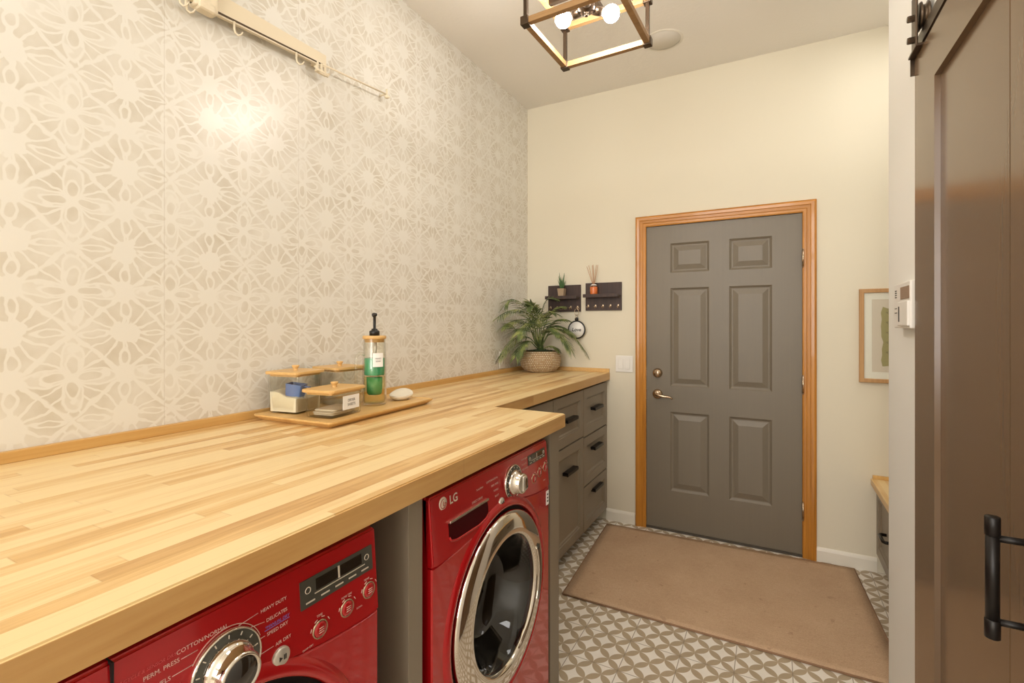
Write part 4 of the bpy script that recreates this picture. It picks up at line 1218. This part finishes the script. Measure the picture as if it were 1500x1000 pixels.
for k in range(3): m.box(0.038, 0.046, -2.003 + k * 0.019, -1.993 + k * 0.019, 2.412, 2.448, 0.001)
m.tube([(0.052, -2.020, 2.418), (0.052, -1.990, 2.404), (0.052, -1.955, 2.404), (0.052, -1.946, 2.420)], 0.004, 8)
obj('clip', m, M['rack'], t)
obj('rod', MB().tube([(0.045, yB - 0.02, 2.447), (0.045, -1.600, 2.481)], 0.0038, 10), M['rack'], t)
obj('rod_end', MB().tube([(0.045, -1.600, 2.470), (0.045, -1.600, 2.505)], 0.005, 10).lathe([(0, -0.016), (0.009, -0.014), (0.011, -0.006), (0.006, 0.002)], (0.045, -1.600, 2.477), 'z', 20).tube([(0.045, -1.600, 2.466), (0.058, -1.592, 2.468)], 0.004, 8).tube([(0.0, -1.600, 2.483), (0.045, -1.600, 2.483)], 0.004, 8), M['rack'], t)
obj('rod', MB().tube([(0.045, -2.62, 2.402), (0.045, yA, 2.412)], 0.0055, 10), M['rack'], t)

# ------------------------------------------------------------------ picture, bench
t = thing('framed_print', 'botanical print in a pale oak frame on the far wall above the bench', 'picture', (2.30, 0, 1.058))
px0, px1, pz0, pz1 = 2.098, 2.500, 1.058, 1.582
fw_ = 0.022
m = MB()
rows = []
prof2 = [(0, 0.0), (0, 0.020), (0.002, 0.022), (fw_ - 0.002, 0.022), (fw_, 0.020), (fw_, 0.008)]
for s_, p in prof2: rows.append([m.v((px0 + s_, -p, pz0 + s_)), m.v((px1 - s_, -p, pz0 + s_)), m.v((px1 - s_, -p, pz1 - s_)), m.v((px0 + s_, -p, pz1 - s_))])
for A, B in zip(rows, rows[1:]):
    for c in range(4): m.face([A[c], A[(c + 1) % 4], B[(c + 1) % 4], B[c]])
obj('frame', m, M['pale_oak'], t)
i_ = fw_ - 0.001
mx = 0.058
m = MB().panelled(FYN(-0.010), [px0 + i_, px0 + mx, px1 - mx, px1 - i_], [pz0 + i_, pz0 + mx, pz1 - mx, pz1 - i_], {(1, 1)}, [(0.002, -0.002)], 0.008)
obj('mat_board', m, M['paper'], t)
obj('print_sheet', MB().box(px0 + mx - 0.001, px1 - mx + 0.001, -0.0086, -0.004, pz0 + mx - 0.001, pz1 - mx + 0.001), M['art_bg'], t)
pc, pm_ = (px0 + px1) / 2, (pz0 + pz1) / 2
random.seed(5)
edge = []
for k in range(40):
    f = k / 40
    hw_, hh_ = 0.096, 0.165
    per = f * 4
    s_ = per - int(per)
    u, v = [(-hw_ + 2 * hw_ * s_, -hh_), (hw_, -hh_ + 2 * hh_ * s_), (hw_ - 2 * hw_ * s_, hh_), (-hw_, hh_ - 2 * hh_ * s_)][int(per)]
    edge.append((pc + u + random.uniform(-0.006, 0.006), pm_ - 0.008 + v + random.uniform(-0.006, 0.006)))
art = obj('sage_shape', MB().prism(edge, FYN(0), 0.004, 0.0092), M['art_green'], t, label='sage green painted shape')
m = MB()
m.tube([(pc - 0.01, -0.0096, pm_ - 0.16), (pc - 0.005, -0.0096, pm_), (pc + 0.01, -0.0096, pm_ + 0.14)], 0.0009, 5)
for k in range(5):
    zc_ = pm_ - 0.12 + k * 0.055
    for sg in (-1, 1):
        pts = [(pc + sg * 0.078 * s_, -0.0096, zc_ + 0.03 * s_ + 0.014 * math.sin(PI * s_)) for s_ in [q / 8 for q in range(9)]]
        pts += [(pc + sg * 0.078 * s_, -0.0096, zc_ + 0.03 * s_ - 0.012 * math.sin(PI * s_)) for s_ in [1 - q / 8 for q in range(9)]]
        m.tube(pts, 0.0008, 5)
obj('leaf_drawing', m, M['ink'], art)
obj('pane', MB().box(px0 + i_, px1 - i_, -0.0135, -0.0125, pz0 + i_, pz1 - i_), M['glass'], t)

t = thing('bench', 'low built-in bench with a wood top and taupe drawer in the alcove', 'bench', (2.45, -0.55, 0))
m = MB().box(2.152, 2.745, RY + 0.005, -0.001, 0.485, 0.520, 0.003)
obj('seat_top', m, M['butcher'], t, label='butcher block seat top')
obj('back_strip', MB().box(2.160, 2.745, -0.018, -0.001, 0.520, 0.540, 0.002), M['butcher_trim'], t)
obj('carcass', MB().box(2.200, 2.745, RY + 0.005, -0.001, 0.10, 0.485), M['cabinet'], t)
obj('toe_kick', MB().box(2.255, 2.745, RY + 0.005, -0.001, 0.0, 0.10), M['trim_white'], t)
for (ya, yb) in ((-0.545, -0.006), (-1.08, -0.551)):
    m = MB().panelled(FXN(2.178), [ya, ya + 0.05, yb - 0.05, yb], [0.105, 0.155, 0.425, 0.475], {(1, 1)}, PAN, 0.02)
    d = obj('drawer', m, M['cabinet'], t)
    yc_ = (ya + yb) / 2; zc_ = 0.29
    pts = [(2.187, yc_ - 0.055, zc_), (2.165, yc_ - 0.055, zc_), (2.157, yc_ - 0.047, zc_), (2.157, yc_ + 0.047, zc_), (2.165, yc_ + 0.055, zc_), (2.187, yc_ + 0.055, zc_)]
    obj('pull', MB().tube(pts, 0.008, 10), M['black_metal'], d, label='black pull')

# ------------------------------------------------------------------ barn door on the right wall, keypad
BXF = 2.028
y_far, y_near = -1.577, -2.40
m = MB()
zt_, zb_ = 2.145, 0.02
m.panelled(FXN(BXF), [y_near, y_near + 0.186, y_near + 0.190, y_near + 0.195, y_far - 0.19, y_far], [zb_, zb_ + 0.20, zt_ - 0.13, zt_], {(3, 1)}, [(0.001, -0.012), (0.004, -0.012)], 0.030 - 0.012)
for f in [f for f in m.bm.faces if all(y_near + 0.185 < v.co.y < y_near + 0.1905 and abs(v.co.x - BXF) < 1e-5 for v in f.verts)]:
    r_ = bmesh.ops.extrude_discrete_faces(m.bm, faces=[f])['faces'][0]
    for v in r_.verts: v.co.x += 0.010
bd = thing('barn_door', 'dark brown sliding barn door hung close on the right wall', 'door', (BXF + 0.01, (y_far + y_near) / 2, 0))
obj('slab', m, M['barn_paint'], bd)
# handle
hy, hz0, hz1 = -2.312, 0.886, 1.079
hx_ = BXF - 0.052
hd = obj('pull_handle', MB().tube([(hx_, hy, hz0 + 0.02), (hx_, hy, hz1 - 0.02)], 0.0088, 24), M['black_metal'], bd, label='black cylindrical pull handle')
for za, zb2 in ((hz0, hz0 + 0.030), (hz1 - 0.030, hz1)):
    obj('end_collar', MB().lathe([(0, za), (0.0090, za), (0.0098, za + 0.0008), (0.0098, zb2 - 0.0008), (0.0090, zb2), (0, zb2)], (hx_, hy, 0), 'z', 28, smooth=True), M['black_metal'], hd)
for z_ in (hz0 + 0.027, hz1 - 0.034):
    obj('standoff', MB().tube([(hx_, hy, z_), (BXF + 0.002, hy, z_)], 0.0055, 14), M['black_metal'], hd)
# hanger with its wheel, running on a flat rail
yh = -1.640
hg = obj('hanger_strap', MB().box(BXF - 0.007, BXF - 0.001, yh - 0.02, yh + 0.02, zt_ - 0.12, zt_ - 0.001) if False else MB().tube([(BXF + 0.012, yh, zt_ - 0.002), (BXF + 0.012, yh, zt_ + 0.01)], 0.008, 8), M['bronze'], bd)
m = MB()
m.box(BXF - 0.016, BXF - 0.010, yh - 0.022, yh + 0.022, zt_ + 0.004, zt_ + 0.150, 0.002)
m.box(BXF + 0.020, BXF + 0.0216, yh - 0.022, yh + 0.022, zt_ + 0.004, zt_ + 0.050, 0.0)
m.box(BXF - 0.016, BXF + 0.0216, yh - 0.024, yh + 0.062, zt_ + 0.0005, zt_ + 0.008, 0.002)
m.box(BXF - 0.010, BXF + 0.015, y_far - 0.0, y_far + 0.006, zt_ - 0.045, zt_ + 0.008, 0.001)
obj('hanger_plate', m, M['bronze'], bd)
obj('wheel', MB().lathe([(0, -0.010), (0.036, -0.010), (0.038, -0.007), (0.030, -0.004), (0.030, 0.004), (0.038, 0.007), (0.036, 0.010), (0, 0.010)], (BXF + 0.005, yh, zt_ + 0.088), 'x', 36), M['bronze'], bd)
for z_ in (zt_ + 0.088, zt_ + 0.028):
    obj('bolt', MB().lathe([(0, -0.014), (0.008, -0.014), (0.009, -0.010), (0.009, 0.0)], (BXF - 0.016, yh, z_), 'x', 6, smooth=False), M['bronze'], bd)
t = obj('door_track', MB().box(BXF + 0.001, BXF + 0.008, -3.6, -1.60, zt_ + 0.015, zt_ + 0.052, 0.001).box(BXF + 0.008, RX + 0.0, -1.70, -1.68, zt_ + 0.025, zt_ + 0.042).box(BXF + 0.008, RX, -2.5, -2.48, zt_ + 0.025, zt_ + 0.042), M['bronze'])
tag(t, 'dark flat steel track on the right wall above the barn door', 'track')

t = thing('keypad', 'white alarm keypad on the pale wall just beyond the barn door', 'keypad', (RX, -1.43, 1.37))
obj('housing', MB().box(RX - 0.026, RX, -1.540, -1.325, 1.372, 1.515, 0.004), M['white_plastic'], t)
obj('screen', MB().box(RX - 0.0275, RX - 0.020, -1.535, -1.425, 1.462, 1.500), M['brown_screen'], t, label='dark brown screen')
obj('cover', MB().box(RX - 0.032, RX - 0.020, -1.536, -1.405, 1.380, 1.455, 0.003), M['white_plastic'], t)
m = MB()
for k in range(4): m.box(RX - 0.0268, RX - 0.020, -1.368, -1.345, 1.470 + k * 0.007, 1.473 + k * 0.007)
for k in range(2): m.box(RX - 0.0268, RX - 0.020, -1.372, -1.342, 1.420 + k * 0.014, 1.4225 + k * 0.014)
m.box(RX - 0.0326, RX - 0.020, -1.436, -1.424, 1.392, 1.440)
obj('markings', m, M['ink'], t)
